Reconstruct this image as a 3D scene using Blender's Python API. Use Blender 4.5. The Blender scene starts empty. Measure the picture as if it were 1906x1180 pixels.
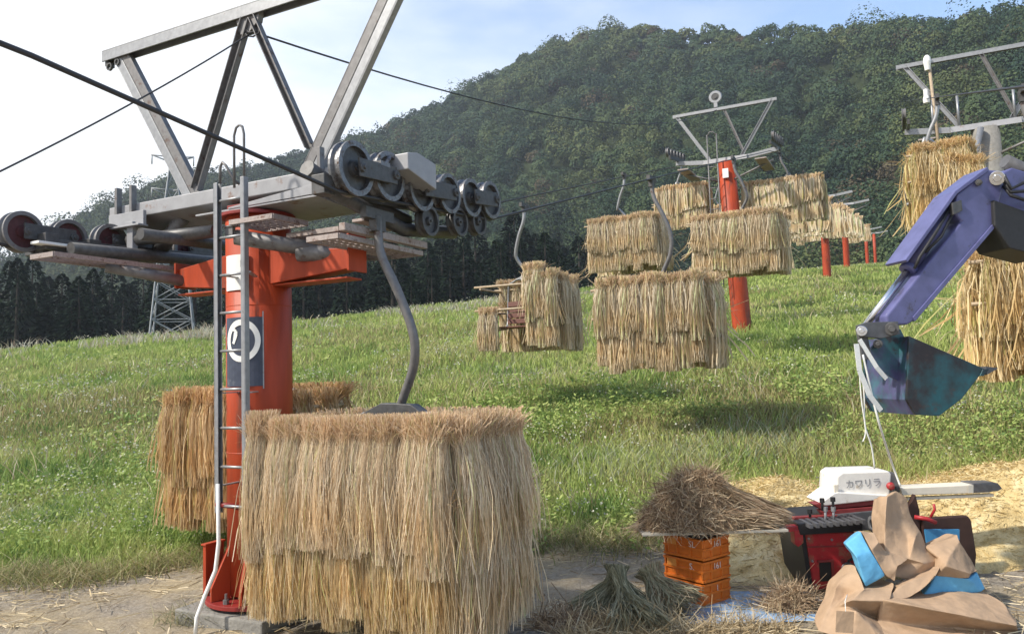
import bpy, bmesh, math, random
import numpy as np
from mathutils import Matrix, Vector

C = bpy.context.scene
COL = C.collection
R_ = math.radians
rng = np.random.default_rng(11)
random.seed(5)

# ------------------------------------------------------------------ camera
FPX, PITCH, ROLL, AZ = 1450.0, R_(4.06), R_(1.8), R_(27)
CAM = np.array([0., 0., 1.7])
F_ = np.array([0, math.cos(PITCH), math.sin(PITCH)])
_r0 = np.array([1., 0, 0]); _u0 = np.array([0, -math.sin(PITCH), math.cos(PITCH)])
RT = _r0*math.cos(ROLL) - _u0*math.sin(ROLL)
UP = _u0*math.cos(ROLL) + _r0*math.sin(ROLL)
cd = bpy.data.cameras.new('camera'); cam = bpy.data.objects.new('camera', cd); COL.objects.link(cam)
cd.sensor_width = 36.0; cd.lens = 36.0*FPX/1906.0; cd.clip_start = 0.05; cd.clip_end = 5000
m = Matrix.Identity(4)
for i in range(3):
    m[i][0] = RT[i]; m[i][1] = UP[i]; m[i][2] = -F_[i]; m[i][3] = CAM[i]
cam.matrix_world = m
C.camera = cam

def P(px, py, d):                      # photo pixel (1906 x 1180) + depth -> world point
    return CAM + (F_ + RT*(px-953)/FPX - UP*(py-590)/FPX)*d

CU = np.array([math.sin(AZ), math.cos(AZ), 0]); CV = np.array([math.cos(AZ), -math.sin(AZ), 0])
def L(u, v, z): return CU*u + CV*v + np.array([0, 0, z])      # along the lift, across the lift, up
def UV(p): return float(p[0]*CU[0]+p[1]*CU[1]), float(p[0]*CV[0]+p[1]*CV[1])

# ------------------------------------------------------------------ sky, sun, exposure
SUN_AZ, SUN_EL = R_(250), R_(45)
w = bpy.data.worlds.new('World'); C.world = w; w.use_nodes = True
nt = w.node_tree; N = nt.nodes; LK = nt.links; N.clear()
out = N.new('ShaderNodeOutputWorld'); bg = N.new('ShaderNodeBackground')
sky = N.new('ShaderNodeTexSky'); sky.sky_type = 'NISHITA'; sky.sun_disc = False
sky.sun_elevation = SUN_EL; sky.sun_rotation = SUN_AZ; sky.air_density = 1.0; sky.dust_density = 0.6
tc = N.new('ShaderNodeTexCoord'); sep = N.new('ShaderNodeSeparateXYZ'); LK.new(tc.outputs['Generated'], sep.inputs[0])
mp = N.new('ShaderNodeMapping'); mp.inputs['Scale'].default_value = (2.2, 2.2, 7.0); LK.new(tc.outputs['Generated'], mp.inputs[0])
nz = N.new('ShaderNodeTexNoise'); nz.inputs['Scale'].default_value = 1.6; nz.inputs['Detail'].default_value = 7; nz.inputs['Roughness'].default_value = .55
LK.new(mp.outputs[0], nz.inputs['Vector'])
def wmath(op, a, b=None):
    n = N.new('ShaderNodeMath'); n.operation = op
    for i, v in enumerate((a, b)):
        if v is None: continue
        if isinstance(v, (int, float)): n.inputs[i].default_value = v
        else: LK.new(v, n.inputs[i])
    return n.outputs[0]
lft = wmath('MULTIPLY', sep.outputs['X'], -1.0)            # the cloud bank lies to the left of the view and low
low = wmath('MULTIPLY', sep.outputs['Z'], -0.75)
cl = wmath('ADD', wmath('ADD', nz.outputs['Fac'], lft), low)
mr = N.new('ShaderNodeMapRange'); mr.interpolation_type = 'SMOOTHSTEP'
mr.inputs['From Min'].default_value = -0.22; mr.inputs['From Max'].default_value = 0.72; LK.new(cl, mr.inputs['Value'])
mx = N.new('ShaderNodeMixRGB'); LK.new(mr.outputs[0], mx.inputs[0]); LK.new(sky.outputs[0], mx.inputs[1])
mx.inputs[2].default_value = (4.4, 4.55, 4.75, 1)
LK.new(mx.outputs[0], bg.inputs[0]); bg.inputs[1].default_value = 0.15
LK.new(bg.outputs[0], out.inputs[0])

sl = bpy.data.lights.new('sun', 'SUN'); so = bpy.data.objects.new('sun', sl); COL.objects.link(so)
sl.energy = 3.4; sl.angle = R_(2.5); sl.color = (1.0, .93, .82)
sd = Vector((math.sin(SUN_AZ)*math.cos(SUN_EL), math.cos(SUN_AZ)*math.cos(SUN_EL), math.sin(SUN_EL)))
so.rotation_euler = sd.to_track_quat('Z', 'Y').to_euler(); so.location = (-20, 0, 30)
C.view_settings.view_transform = 'Standard'; C.view_settings.look = 'None'
C.view_settings.exposure = 0.92; C.view_settings.gamma = 1.0
C.render.engine = 'CYCLES'
C.cycles.max_bounces = 6; C.cycles.diffuse_bounces = 3; C.cycles.transmission_bounces = 3; C.cycles.transparent_max_bounces = 4
C.cycles.volume_bounces = 0

# ------------------------------------------------------------------ helpers
WM = {}
def tag(o, label=None, cat=None, group=None, kind=None):
    if label: o['label'] = label
    if cat: o['category'] = cat
    if group: o['group'] = group
    if kind: o['kind'] = kind
    return o
def thing(name, label, cat, loc=(0, 0, 0), rotz=0.0, group=None):
    o = bpy.data.objects.new(name, None); COL.objects.link(o)
    o.location = tuple(float(c) for c in loc); o.rotation_euler = (0, 0, rotz); o.empty_display_size = .2
    WM[o.name] = Matrix.Translation(Vector([float(c) for c in loc])) @ Matrix.Rotation(rotz, 4, 'Z')
    return tag(o, label, cat, group)
def link(name, me, parent=None, mat=None):
    o = bpy.data.objects.new(name, me); COL.objects.link(o)
    if parent is not None: o.parent = parent
    if mat is not None and not me.materials: me.materials.append(mat)
    return o
def norm(v):
    v = np.asarray(v, float); n = np.linalg.norm(v); return v/n if n > 1e-9 else np.array([0, 0, 1.])
def perp(d):
    d = norm(d); a = np.array([0, 0, 1.]) if abs(d[2]) < .9 else np.array([1., 0, 0])
    x = norm(np.cross(a, d)); return x, np.cross(d, x)

class MB:
    """collects shapes; build() links them as ONE mesh object"""
    def __init__(s): s.v = []; s.f = []; s.sm = []
    def add(s, vs, fs, smooth=False):
        b = len(s.v); s.v += [tuple(float(c) for c in v) for v in vs]
        s.f += [tuple(b+i for i in f) for f in fs]; s.sm += [smooth]*len(fs); return s
    def hexa(s, p): return s.add(p, [(0, 3, 2, 1), (4, 5, 6, 7), (0, 1, 5, 4), (1, 2, 6, 5), (2, 3, 7, 6), (3, 0, 4, 7)])
    def box(s, c, size, ax=None):
        c = np.array(c, float); a, b, d = [x/2 for x in size]
        X, Y, Z = ax if ax is not None else np.eye(3)
        X, Y, Z = map(np.array, (X, Y, Z))
        return s.hexa([c+X*i*a+Y*j*b+Z*k*d for k in (-1, 1) for i, j in ((-1, -1), (1, -1), (1, 1), (-1, 1))])
    def beam(s, p, q, w, h, up=(0, 0, 1)):
        p = np.array(p, float); q = np.array(q, float); d = norm(q-p)
        x = np.cross(d, np.array(up, float))
        x = norm(x) if np.linalg.norm(x) > 1e-4 else perp(d)[0]
        y = np.cross(x, d); a, b = w/2, h/2
        return s.hexa([e+x*i*a+y*j*b for e in (p, q) for i, j in ((-1, -1), (1, -1), (1, 1), (-1, 1))])
    def channel(s, p, q, w, dep, t, side):
        """U-section bar from p to q: web of width w, two flanges of depth dep pointing along side"""
        p = np.array(p, float); q = np.array(q, float); d = norm(q-p)
        y = norm(np.array(side, float)-d*np.dot(side, d)); x = np.cross(d, y)
        s.beam(p, q, w, t, y)
        for k in (-1, 1):
            o = x*k*(w/2-t/2) + y*(dep/2+t/2+.001)
            s.beam(p+o, q+o, t, dep, y)
        return s
    def tube(s, pts, r, n=8, cap=True):
        pts = [np.array(p, float) for p in pts]; K = len(pts)
        rs = r if hasattr(r, '__len__') else [r]*K
        x, y = perp(pts[1]-pts[0]); vs = []
        for i, p in enumerate(pts):
            t = norm(pts[min(i+1, K-1)]-pts[max(i-1, 0)])
            x = norm(x-t*np.dot(x, t)); y = np.cross(t, x)
            vs += [p+(x*math.cos(2*math.pi*k/n)+y*math.sin(2*math.pi*k/n))*rs[i] for k in range(n)]
        fs = [(i*n+k, i*n+(k+1) % n, (i+1)*n+(k+1) % n, (i+1)*n+k) for i in range(K-1) for k in range(n)]
        s.add(vs, fs, True)
        if cap:
            b = len(s.v)-len(vs)
            s.f += [tuple(b+k for k in reversed(range(n))), tuple(b+(K-1)*n+k for k in range(n))]; s.sm += [False, False]
        return s
    def lathe(s, c, axis, prof, n=24):
        """prof: (radius, offset along axis)"""
        c = np.array(c, float); d = norm(axis); x, y = perp(d); vs = []
        for r, h in prof:
            vs += [c+d*h+(x*math.cos(2*math.pi*k/n)+y*math.sin(2*math.pi*k/n))*max(r, 1e-4) for k in range(n)]
        K = len(prof)
        fs = [(i*n+k, i*n+(k+1) % n, (i+1)*n+(k+1) % n, (i+1)*n+k) for i in range(K-1) for k in range(n)]
        return s.add(vs, fs, False)
    def prism(s, poly, ext):
        poly = [np.array(p, float) for p in poly]; e = np.array(ext, float); n = len(poly)
        return s.add(poly+[p+e for p in poly],
                     [tuple(range(n)), tuple(reversed(range(n, 2*n)))]+[(i, i+n, (i+1) % n+n, (i+1) % n) for i in range(n)])
    def build(s, name, mat, parent=None, bevel=0, smooth=None, world=False):
        me = bpy.data.meshes.new(name)
        vs = s.v
        if world and parent is not None:
            M = WM[parent.name].inverted(); vs = [tuple(M @ Vector(v)) for v in vs]
        me.from_pydata(vs, [], s.f); me.update()
        sm = s.sm if smooth is None else [smooth]*len(s.f)
        me.polygons.foreach_set('use_smooth', sm)
        bm = bmesh.new(); bm.from_mesh(me); bmesh.ops.recalc_face_normals(bm, faces=bm.faces); bm.to_mesh(me); bm.free()
        o = link(name, me, parent, mat)
        if bevel:
            b = o.modifiers.new('edge', 'BEVEL'); b.width = bevel; b.segments = 2; b.limit_method = 'ANGLE'; b.angle_limit = R_(40)
        return o

def quads_mesh(name, V, Q, col=None):
    """fast mesh from numpy: V (n,3), Q (m,4); col (n,3) -> colour attribute 'col'"""
    me = bpy.data.meshes.new(name); V = np.ascontiguousarray(V, np.float32); Q = np.ascontiguousarray(Q, np.int32)
    me.vertices.add(len(V)); me.vertices.foreach_set('co', V.ravel())
    me.loops.add(Q.size); me.loops.foreach_set('vertex_index', Q.ravel())
    me.polygons.add(len(Q)); me.polygons.foreach_set('loop_start', np.arange(len(Q), dtype=np.int32)*4)
    if col is not None:
        a = me.attributes.new('col', 'FLOAT_COLOR', 'POINT')
        c4 = np.ones((len(V), 4), np.float32); c4[:, :3] = col; a.data.foreach_set('color', c4.ravel())
    me.update(calc_edges=True)
    return me

def ribbons(paths, widths, colors, ang=None, side=None, g=rng):
    """paths (N,K,3), widths (N,K), colors (N,K,3) -> V, Q, col"""
    Nn, K, _ = paths.shape
    d = paths[:, -1]-paths[:, 0]; d /= np.maximum(np.linalg.norm(d, axis=1, keepdims=True), 1e-6)
    if side is None:
        a = g.normal(size=(Nn, 3)); a -= d*np.sum(a*d, 1, keepdims=True); a /= np.linalg.norm(a, axis=1, keepdims=True); side = a
    off = side[:, None, :]*widths[:, :, None]*.5
    V = np.stack([paths-off, paths+off], 2).reshape(-1, 3)
    col = np.repeat(colors, 2, axis=1).reshape(-1, 3)
    base = (np.arange(Nn)*K*2)[:, None] + (np.arange(K-1)*2)[None, :]
    Q = np.stack([base, base+1, base+3, base+2], -1).reshape(-1, 4)
    return V, Q, col

def join(parts):
    V = []; Q = []; Cc = []; n = 0
    for v, q, c in parts:
        V.append(v); Q.append(q+n); Cc.append(c); n += len(v)
    return np.concatenate(V), np.concatenate(Q), np.concatenate(Cc)

def vnoise(x, y, seed=0):
    x = np.asarray(x, float); y = np.asarray(y, float)
    xi = np.floor(x).astype(np.int64); yi = np.floor(y).astype(np.int64); fx = x-xi; fy = y-yi
    fx = fx*fx*(3-2*fx); fy = fy*fy*(3-2*fy)
    def h(a, b):
        n = (a*374761393 + b*668265263 + seed*1442695041) & 0x7fffffff
        n = ((n ^ (n >> 13))*1274126177) & 0x7fffffff
        return ((n ^ (n >> 16)) & 0xffff)/65535.0
    return (h(xi, yi)*(1-fx)+h(xi+1, yi)*fx)*(1-fy)+(h(xi, yi+1)*(1-fx)+h(xi+1, yi+1)*fx)*fy
def fbm(x, y, seed=0, o=4):
    t = 0; a = .5; s = 0
    for k in range(o):
        t = t+a*vnoise(np.asarray(x)*2**k+k*17.3, np.asarray(y)*2**k-k*9.1, seed+k); s += a; a *= .55
    return t/s

# ------------------------------------------------------------------ materials
def mat(name, base, rough=.6, metal=0., spec=.4, var=.12, vscale=6., rust=0., rustcol=(.16, .06, .025), bump=0., bscale=60., stretch=(1, 1, 1), col2=None, attr=False, transl=0., coat=0., obj_var=0.):
    M = bpy.data.materials.new(name); M.use_nodes = True; t = M.node_tree; n = t.nodes; l = t.links; n.clear()
    o = n.new('ShaderNodeOutputMaterial'); b = n.new('ShaderNodeBsdfPrincipled')
    b.inputs['Roughness'].default_value = rough; b.inputs['Metallic'].default_value = metal; b.inputs['Specular IOR Level'].default_value = spec
    b.inputs['Coat Weight'].default_value = coat
    tcn = n.new('ShaderNodeTexCoord'); mpn = n.new('ShaderNodeMapping'); mpn.inputs['Scale'].default_value = stretch
    l.new(tcn.outputs['Object'], mpn.inputs[0])
    nz = n.new('ShaderNodeTexNoise'); nz.inputs['Scale'].default_value = vscale; nz.inputs['Detail'].default_value = 6; nz.inputs['Roughness'].default_value = .65
    l.new(mpn.outputs[0], nz.inputs['Vector'])
    if attr:
        a = n.new('ShaderNodeAttribute'); a.attribute_name = 'col'; cur = a.outputs['Color']
    else:
        rg = n.new('ShaderNodeRGB'); rg.outputs[0].default_value = (*base, 1); cur = rg.outputs[0]
    if col2 is not None:
        mm = n.new('ShaderNodeMixRGB'); r = n.new('ShaderNodeMapRange'); r.inputs[1].default_value = .42; r.inputs[2].default_value = .6
        l.new(nz.outputs['Fac'], r.inputs[0]); l.new(r.outputs[0], mm.inputs[0]); l.new(cur, mm.inputs[1]); mm.inputs[2].default_value = (*col2, 1); cur = mm.outputs[0]
    if var:
        hs = n.new('ShaderNodeHueSaturation'); r = n.new('ShaderNodeMapRange')
        r.inputs[1].default_value = .25; r.inputs[2].default_value = .75; r.inputs[3].default_value = 1-var; r.inputs[4].default_value = 1+var
        nb = n.new('ShaderNodeTexNoise'); nb.inputs['Scale'].default_value = vscale*2.7; nb.inputs['Detail'].default_value = 4; l.new(mpn.outputs[0], nb.inputs['Vector'])
        l.new(nb.outputs['Fac'], r.inputs[0]); l.new(r.outputs[0], hs.inputs['Value']); l.new(cur, hs.inputs['Color']); cur = hs.outputs[0]
    if obj_var:
        oi = n.new('ShaderNodeObjectInfo'); hs = n.new('ShaderNodeHueSaturation'); r = n.new('ShaderNodeMapRange')
        r.inputs[3].default_value = 1-obj_var; r.inputs[4].default_value = 1+obj_var
        l.new(oi.outputs['Random'], r.inputs[0]); l.new(r.outputs[0], hs.inputs['Value']); l.new(cur, hs.inputs['Color']); cur = hs.outputs[0]
    if rust:
        mm = n.new('ShaderNodeMixRGB'); r = n.new('ShaderNodeMapRange'); r.interpolation_type = 'SMOOTHSTEP'
        r.inputs[1].default_value = 1-rust-.06; r.inputs[2].default_value = 1-rust+.05
        n2 = n.new('ShaderNodeTexNoise'); n2.inputs['Scale'].default_value = vscale*1.3; n2.inputs['Detail'].default_value = 9; n2.inputs['Roughness'].default_value = .7
        l.new(mpn.outputs[0], n2.inputs['Vector']); l.new(n2.outputs['Fac'], r.inputs[0]); l.new(r.outputs[0], mm.inputs[0])
        l.new(cur, mm.inputs[1]); mm.inputs[2].default_value = (*rustcol, 1); cur = mm.outputs[0]
    l.new(cur, b.inputs['Base Color'])
    if bump:
        bn = n.new('ShaderNodeTexNoise'); bn.inputs['Scale'].default_value = bscale; bn.inputs['Detail'].default_value = 5; l.new(mpn.outputs[0], bn.inputs['Vector'])
        bp = n.new('ShaderNodeBump'); bp.inputs['Strength'].default_value = bump; bp.inputs['Distance'].default_value = .02
        l.new(bn.outputs['Fac'], bp.inputs['Height']); l.new(bp.outputs[0], b.inputs['Normal'])
    sh = b.outputs[0]
    if transl:
        tr = n.new('ShaderNodeBsdfTranslucent'); l.new(cur, tr.inputs['Color']); ms = n.new('ShaderNodeMixShader'); ms.inputs[0].default_value = transl
        l.new(sh, ms.inputs[1]); l.new(tr.outputs[0], ms.inputs[2]); sh = ms.outputs[0]
    l.new(sh, o.inputs['Surface'])
    return M

M_ORANGE = mat('orange_paint', (.35, .048, .015), .5, spec=.3, var=.24, vscale=5, rust=.40, rustcol=(.17, .045, .025), bump=.12, bscale=26, stretch=(1, 1, .16))
M_RED = mat('dark_red_paint', (.22, .022, .018), .5, var=.15, rust=.36)
M_GALV = mat('galvanised_steel', (.28, .285, .295), .45, .55, var=.16, vscale=9, rust=.33, rustcol=(.17, .13, .11))
M_GALVD = mat('weathered_steel', (.17, .165, .165), .55, .4, var=.2, vscale=9, rust=.38, rustcol=(.10, .06, .045))
M_GIRD = mat('grey_painted_steel', (.30, .30, .31), .5, .1, var=.12, vscale=4, rust=.36, rustcol=(.20, .13, .10))
M_IRON = mat('greased_iron', (.085, .084, .084), .5, .35, var=.25, vscale=12, rust=.36, rustcol=(.07, .045, .03))
M_TREAD = mat('worn_rim', (.17, .17, .175), .42, .6, var=.3, vscale=20, rust=.42, rustcol=(.09, .06, .045))
M_RUBBER = mat('black_rubber', (.022, .022, .024), .6, var=.2, vscale=14)
M_CABLE = mat('steel_cable', (.045, .045, .05), .55, .3, var=.2, vscale=40)
M_WHITE = mat('white_paint', (.78, .77, .74), .5, var=.06, vscale=8, rust=.28, rustcol=(.45, .40, .34))
M_NAVY = mat('navy_sheet', (.045, .055, .085), .45, var=.2, vscale=7, rust=.33, rustcol=(.12, .13, .15))
M_INK = mat('black_ink', (.03, .03, .035), .6, var=0)
M_GREYINK = mat('grey_ink', (.22, .22, .23), .6, var=0)
M_STRAW = mat('rice_straw', (.5, .4, .2), .7, spec=.25, var=.1, vscale=30, attr=True, transl=.34, obj_var=.10)
M_HAY = mat('dry_stalks', (.3, .2, .1), .75, spec=.2, var=.1, vscale=30, attr=True, transl=.1)
M_SLAT = mat('brown_slats', (.13, .05, .035), .6, var=.25, vscale=10, stretch=(1, 8, 8))
M_POLE = mat('bamboo_pole', (.36, .28, .19), .55, var=.2, vscale=8)
M_CONC = mat('weathered_concrete', (.21, .20, .18), .85, var=.2, vscale=5, bump=.4, bscale=40)
M_GRATE = mat('grating_steel', (.33, .28, .26), .6, .3, var=.2, vscale=18, rust=.40, rustcol=(.15, .085, .065))
M_LEAF = mat('forest_leaves', (.1, .1, .1), .75, spec=.15, var=0, attr=True, transl=.15)
M_CEDAR = mat('cedar_needles', (.1, .1, .1), .9, spec=.05, var=0, attr=True, transl=0, obj_var=.35)
M_BARK = mat('bark', (.03, .023, .017), .9, var=.3, vscale=3, stretch=(4, 4, 1), bump=.5, bscale=8)
M_GRASS = mat('grass_blades', (.1, .1, .1), .6, spec=.25, var=0, attr=True, transl=.32)
M_PYLON = mat('pylon_steel', (.30, .31, .32), .6, .3, var=.1)
# ------------------------------------------------------------------ terrain
def crest_r(x, y):
    az = np.degrees(np.arctan2(x, y))
    return np.interp(az, [-180, -60, -33, -15, 6, 17, 25, 34, 60, 180], [38, 38, 43, 40, 46, 62, 92, 92, 90, 38])
def rise(x, y):
    u = x*CU[0]+y*CU[1]; v = x*CV[0]+y*CV[1]
    return u-6.0-.15*(v+4)
def H0(x, y):
    w_ = rise(x, y); s = .5*(w_+np.sqrt(w_*w_+.2))-.03
    s = np.maximum(s, 0); h = .166*np.minimum(s, 40)+.118*np.maximum(s-40, 0)
    return h + (fbm(x*.35, y*.35, 3)-.5)*.35*np.clip((w_-.5)/6, 0, 1)*np.clip((70-w_)/30, 0, 1)
def H(x, y):
    x = np.asarray(x, float); y = np.asarray(y, float)
    r = np.hypot(x, y)+1e-6; Rc = crest_r(x, y); k = np.minimum(1, Rc/r)
    return H0(x*k, y*k) - .13*np.clip(r-Rc, 0, 45)
def Hz(x, y): return float(H(np.array([x]), np.array([y]))[0])

azs = np.concatenate([np.arange(-180, -60, 4.), np.arange(-60, 60, .7), np.arange(60, 180, 4.)])
rs = np.concatenate([np.linspace(.2, 4, 8), 4*1.0225**np.arange(1, 165), 170*1.16**np.arange(0, 22)])
AA, RR = np.meshgrid(np.radians(azs), rs)
GX = RR*np.sin(AA); GY = RR*np.cos(AA); GZ = H(GX, GY)
near = RR < 9
GZ = GZ + np.where(near, (fbm(GX*2.2, GY*2.2, 8)-.5)*.05, 0)
nA = len(azs); nR = len(rs)
ii, jj = np.meshgrid(np.arange(nR-1), np.arange(nA), indexing='ij')
Q = np.stack([ii*nA+jj, ii*nA+(jj+1) % nA, (ii+1)*nA+(jj+1) % nA, (ii+1)*nA+jj], -1).reshape(-1, 4)
def meadow_edge(x): return 7.15+.22*np.sin(x*1.7)+.15*np.sin(x*4.1+1)-np.clip((-x-3)*.0, 0, 1)
msk = np.clip((GY-meadow_edge(GX)+.15)/.5, 0, 1)
gcol = np.stack([msk, msk, msk], -1).reshape(-1, 3)
V0 = np.stack([GX, GY, GZ], -1).reshape(-1, 3)
me = quads_mesh('ground', V0, Q[:, ::-1], gcol); me.polygons.foreach_set('use_smooth', [True]*len(me.polygons))
def ground_mat():
    M = bpy.data.materials.new('ground_earth'); M.use_nodes = True; t = M.node_tree; n = t.nodes; l = t.links; n.clear()
    o = n.new('ShaderNodeOutputMaterial'); b = n.new('ShaderNodeBsdfPrincipled'); b.inputs['Roughness'].default_value = .9; b.inputs['Specular IOR Level'].default_value = .15
    tcn = n.new('ShaderNodeTexCoord')
    def noise(s, d=6, r=.6):
        z = n.new('ShaderNodeTexNoise'); z.inputs['Scale'].default_value = s; z.inputs['Detail'].default_value = d; z.inputs['Roughness'].default_value = r
        l.new(tcn.outputs['Object'], z.inputs['Vector']); return z.outputs['Fac']
    def ramp(f, stops):
        r = n.new('ShaderNodeValToRGB'); l.new(f, r.inputs[0]); e = r.color_ramp.elements
        while len(e) < len(stops): e.new(.5)
        for k, (p, c) in enumerate(stops): e[k].position = p; e[k].color = (*c, 1)
        return r.outputs[0]
    grav = ramp(noise(26, 8, .75), [(.3, (.10, .085, .07)), (.48, (.27, .235, .19)), (.62, (.37, .33, .27)), (.75, (.52, .47, .39))])
    patch = ramp(noise(1.1, 5), [(.42, (0, 0, 0)), (.62, (1, 1, 1))])
    chaff = ramp(noise(60, 4, .7), [(.3, (.28, .20, .10)), (.6, (.52, .42, .25))])
    m1 = n.new('ShaderNodeMixRGB'); f1 = n.new('ShaderNodeMath'); f1.operation = 'MULTIPLY'; l.new(patch, f1.inputs[0]); f1.inputs[1].default_value = .6
    l.new(f1.outputs[0], m1.inputs[0]); l.new(grav, m1.inputs[1]); l.new(chaff, m1.inputs[2])
    soil = ramp(noise(3, 7, .7), [(.3, (.045, .065, .018)), (.55, (.10, .12, .035)), (.75, (.17, .15, .06))])
    a = n.new('ShaderNodeAttribute'); a.attribute_name = 'col'
    m2 = n.new('ShaderNodeMixRGB'); l.new(a.outputs['Fac'], m2.inputs[0]); l.new(m1.outputs[0], m2.inputs[1]); l.new(soil, m2.inputs[2])
    l.new(m2.outputs[0], b.inputs['Base Color'])
    bp = n.new('ShaderNodeBump'); bp.inputs['Strength'].default_value = .8; bp.inputs['Distance'].default_value = .03
    l.new(noise(38, 8, .75), bp.inputs['Height']); l.new(bp.outputs[0], b.inputs['Normal']); l.new(b.outputs[0], o.inputs['Surface'])
    return M
tag(link('ground', me, None, ground_mat()), kind='structure')

# ------------------------------------------------------------------ grass of the meadow (one mass)
def palette(cols, t):
    cols = np.array(cols, float); k = np.clip(t, 0, .9999)*(len(cols)-1); i = k.astype(int); f = (k-i)[:, None]
    return cols[i]*(1-f)+cols[i+1]*f
G_BRIGHT = (.37, .445, .125); G_LUSH = (.25, .345, .09); G_DARK = (.13, .215, .06); G_DRY = (.42, .345, .19); G_YEL = (.42, .43, .17); G_PALE = (.50, .49, .40)
def meadow_color(x, y, g):
    w_ = rise(x, y); n1 = fbm(x*.22, y*.3, 21); n2 = fbm(x*1.1, y*1.1, 22); n3 = g.random(len(x))
    n4 = fbm(x*.45+40, y*.45, 24, 3); t = np.clip(.5+1.7*(n2-.5)+1.3*(n4-.5)+.5*(n3-.5), 0, 1)
    c = palette([G_DARK, G_LUSH, G_BRIGHT, G_YEL], t)
    far = np.clip((w_-7)/6, 0, 1)[:, None]
    c = c*(1-far*.75)+palette([G_LUSH, G_BRIGHT, G_BRIGHT, G_YEL], t)*far*.75
    band = np.exp(-((w_-6.2)/2.6)**2)*np.clip((-x-1.5)/2.5, .35, 1)+.55*np.exp(-((w_-4)/3)**2)*np.clip((x-1)/2, 0, 1)+np.clip((n1-.58)*4, 0, .6)
    pick = (g.random(len(x)) < np.clip(band*.8, 0, .85))
    c = np.where(pick[:, None], palette([G_DRY, (.22, .19, .07), G_YEL], g.random(len(x))), c)
    return c
def meadow_points(n, rmin, rmax, g):
    az = np.radians(g.uniform(-50, 46, n)); r = rmin*(rmax/rmin)**g.random(n)
    x = r*np.sin(az); y = r*np.cos(az)
    ok = (y > meadow_edge(x)+(g.random(n)-.5)*.5) & (r < crest_r(x, y)+1.5)
    return x[ok], y[ok]
def blades(x, y, h, wd, col, g, lean=.35, K=4):
    n = len(x); z = H(x, y)-.02
    a = g.uniform(0, 2*math.pi, n); bend = g.uniform(.1, lean*1.7, n)*h
    t = np.linspace(0, 1, K)[None, :]
    px = x[:, None]+np.cos(a)[:, None]*bend[:, None]*t**2; py = y[:, None]+np.sin(a)[:, None]*bend[:, None]*t**2
    pz = z[:, None]+h[:, None]*t*(1-.15*t)
    W = wd[:, None]*np.array([[.8, 1., .7, .12]])[:, :K]
    ca = g.uniform(0, math.pi, n); side = np.stack([np.cos(ca), np.sin(ca), np.zeros(n)], -1)
    cc = np.repeat(col[:, None, :], K, 1)
    return ribbons(np.stack([px, py, pz], -1), W, cc, side=side)
g = np.random.default_rng(3)
parts = []
x, y = meadow_points(330000, 6.7, 94, g); r = np.hypot(x, y)
hz = fbm(x*.5, y*.5, 40); w_ = rise(x, y)
h = (.09+.26*hz**1.3+.10*g.random(len(x)))*(1-.35*np.exp(-((w_-6.2)/2.5)**2))*np.clip((y-6.6)/1.4, .3, 1)
parts.append(blades(x, y, h, (.004+.0010*r)*g.uniform(.6, 1.4, len(x)), meadow_color(x, y, g), g))
# broad-leaved weeds: clumps of leaf quads
def leaf_clumps(n, rmin, rmax, g, per, size, hmax, dark=0.):
    cx, cy = meadow_points(n, rmin, rmax, g); k = len(cx)
    sel = fbm(cx*.6, cy*.6, 61) > .50; cx, cy = cx[sel], cy[sel]; k = len(cx)
    x = np.repeat(cx, per)+g.normal(0, .13, k*per); y = np.repeat(cy, per)+g.normal(0, .13, k*per)
    hh = np.repeat(g.uniform(.35, 1, k), per)*hmax*g.uniform(.15, 1, k*per)
    z = H(x, y)+hh; nn = g.normal(size=(k*per, 3)); nn[:, 2] = np.abs(nn[:, 2])+.6; nn /= np.linalg.norm(nn, axis=1, keepdims=True)
    a = g.normal(size=(k*per, 3)); a -= nn*np.sum(a*nn, 1, keepdims=True); a /= np.linalg.norm(a, axis=1, keepdims=True); b = np.cross(nn, a)
    s = (size*g.uniform(.5, 1.4, k*per)*(1+np.hypot(x, y)*.03))[:, None]
    c = np.stack([x, y, z], -1)
    V = np.stack([c-a*s, c-b*s*.45, c+a*s, c+b*s*.45], 1).reshape(-1, 3)
    Q = np.arange(k*per*4).reshape(-1, 4)
    base = palette([G_DARK, G_LUSH, G_BRIGHT, G_YEL], np.clip(np.repeat(g.random(k), per)*.7+.5*g.random(k*per)-.1-dark, 0, 1))
    return V, Q, np.repeat(base, 4, axis=0)
parts.append(leaf_clumps(6500, 7.0, 14, g, 26, .021, .27))
parts.append(leaf_clumps(1500, 12, 60, g, 24, .032, .36))
V, Qd, cc = join(parts)
tag(link('grass', quads_mesh('grass', V, Qd, cc), None, M_GRASS), kind='stuff')
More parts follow.
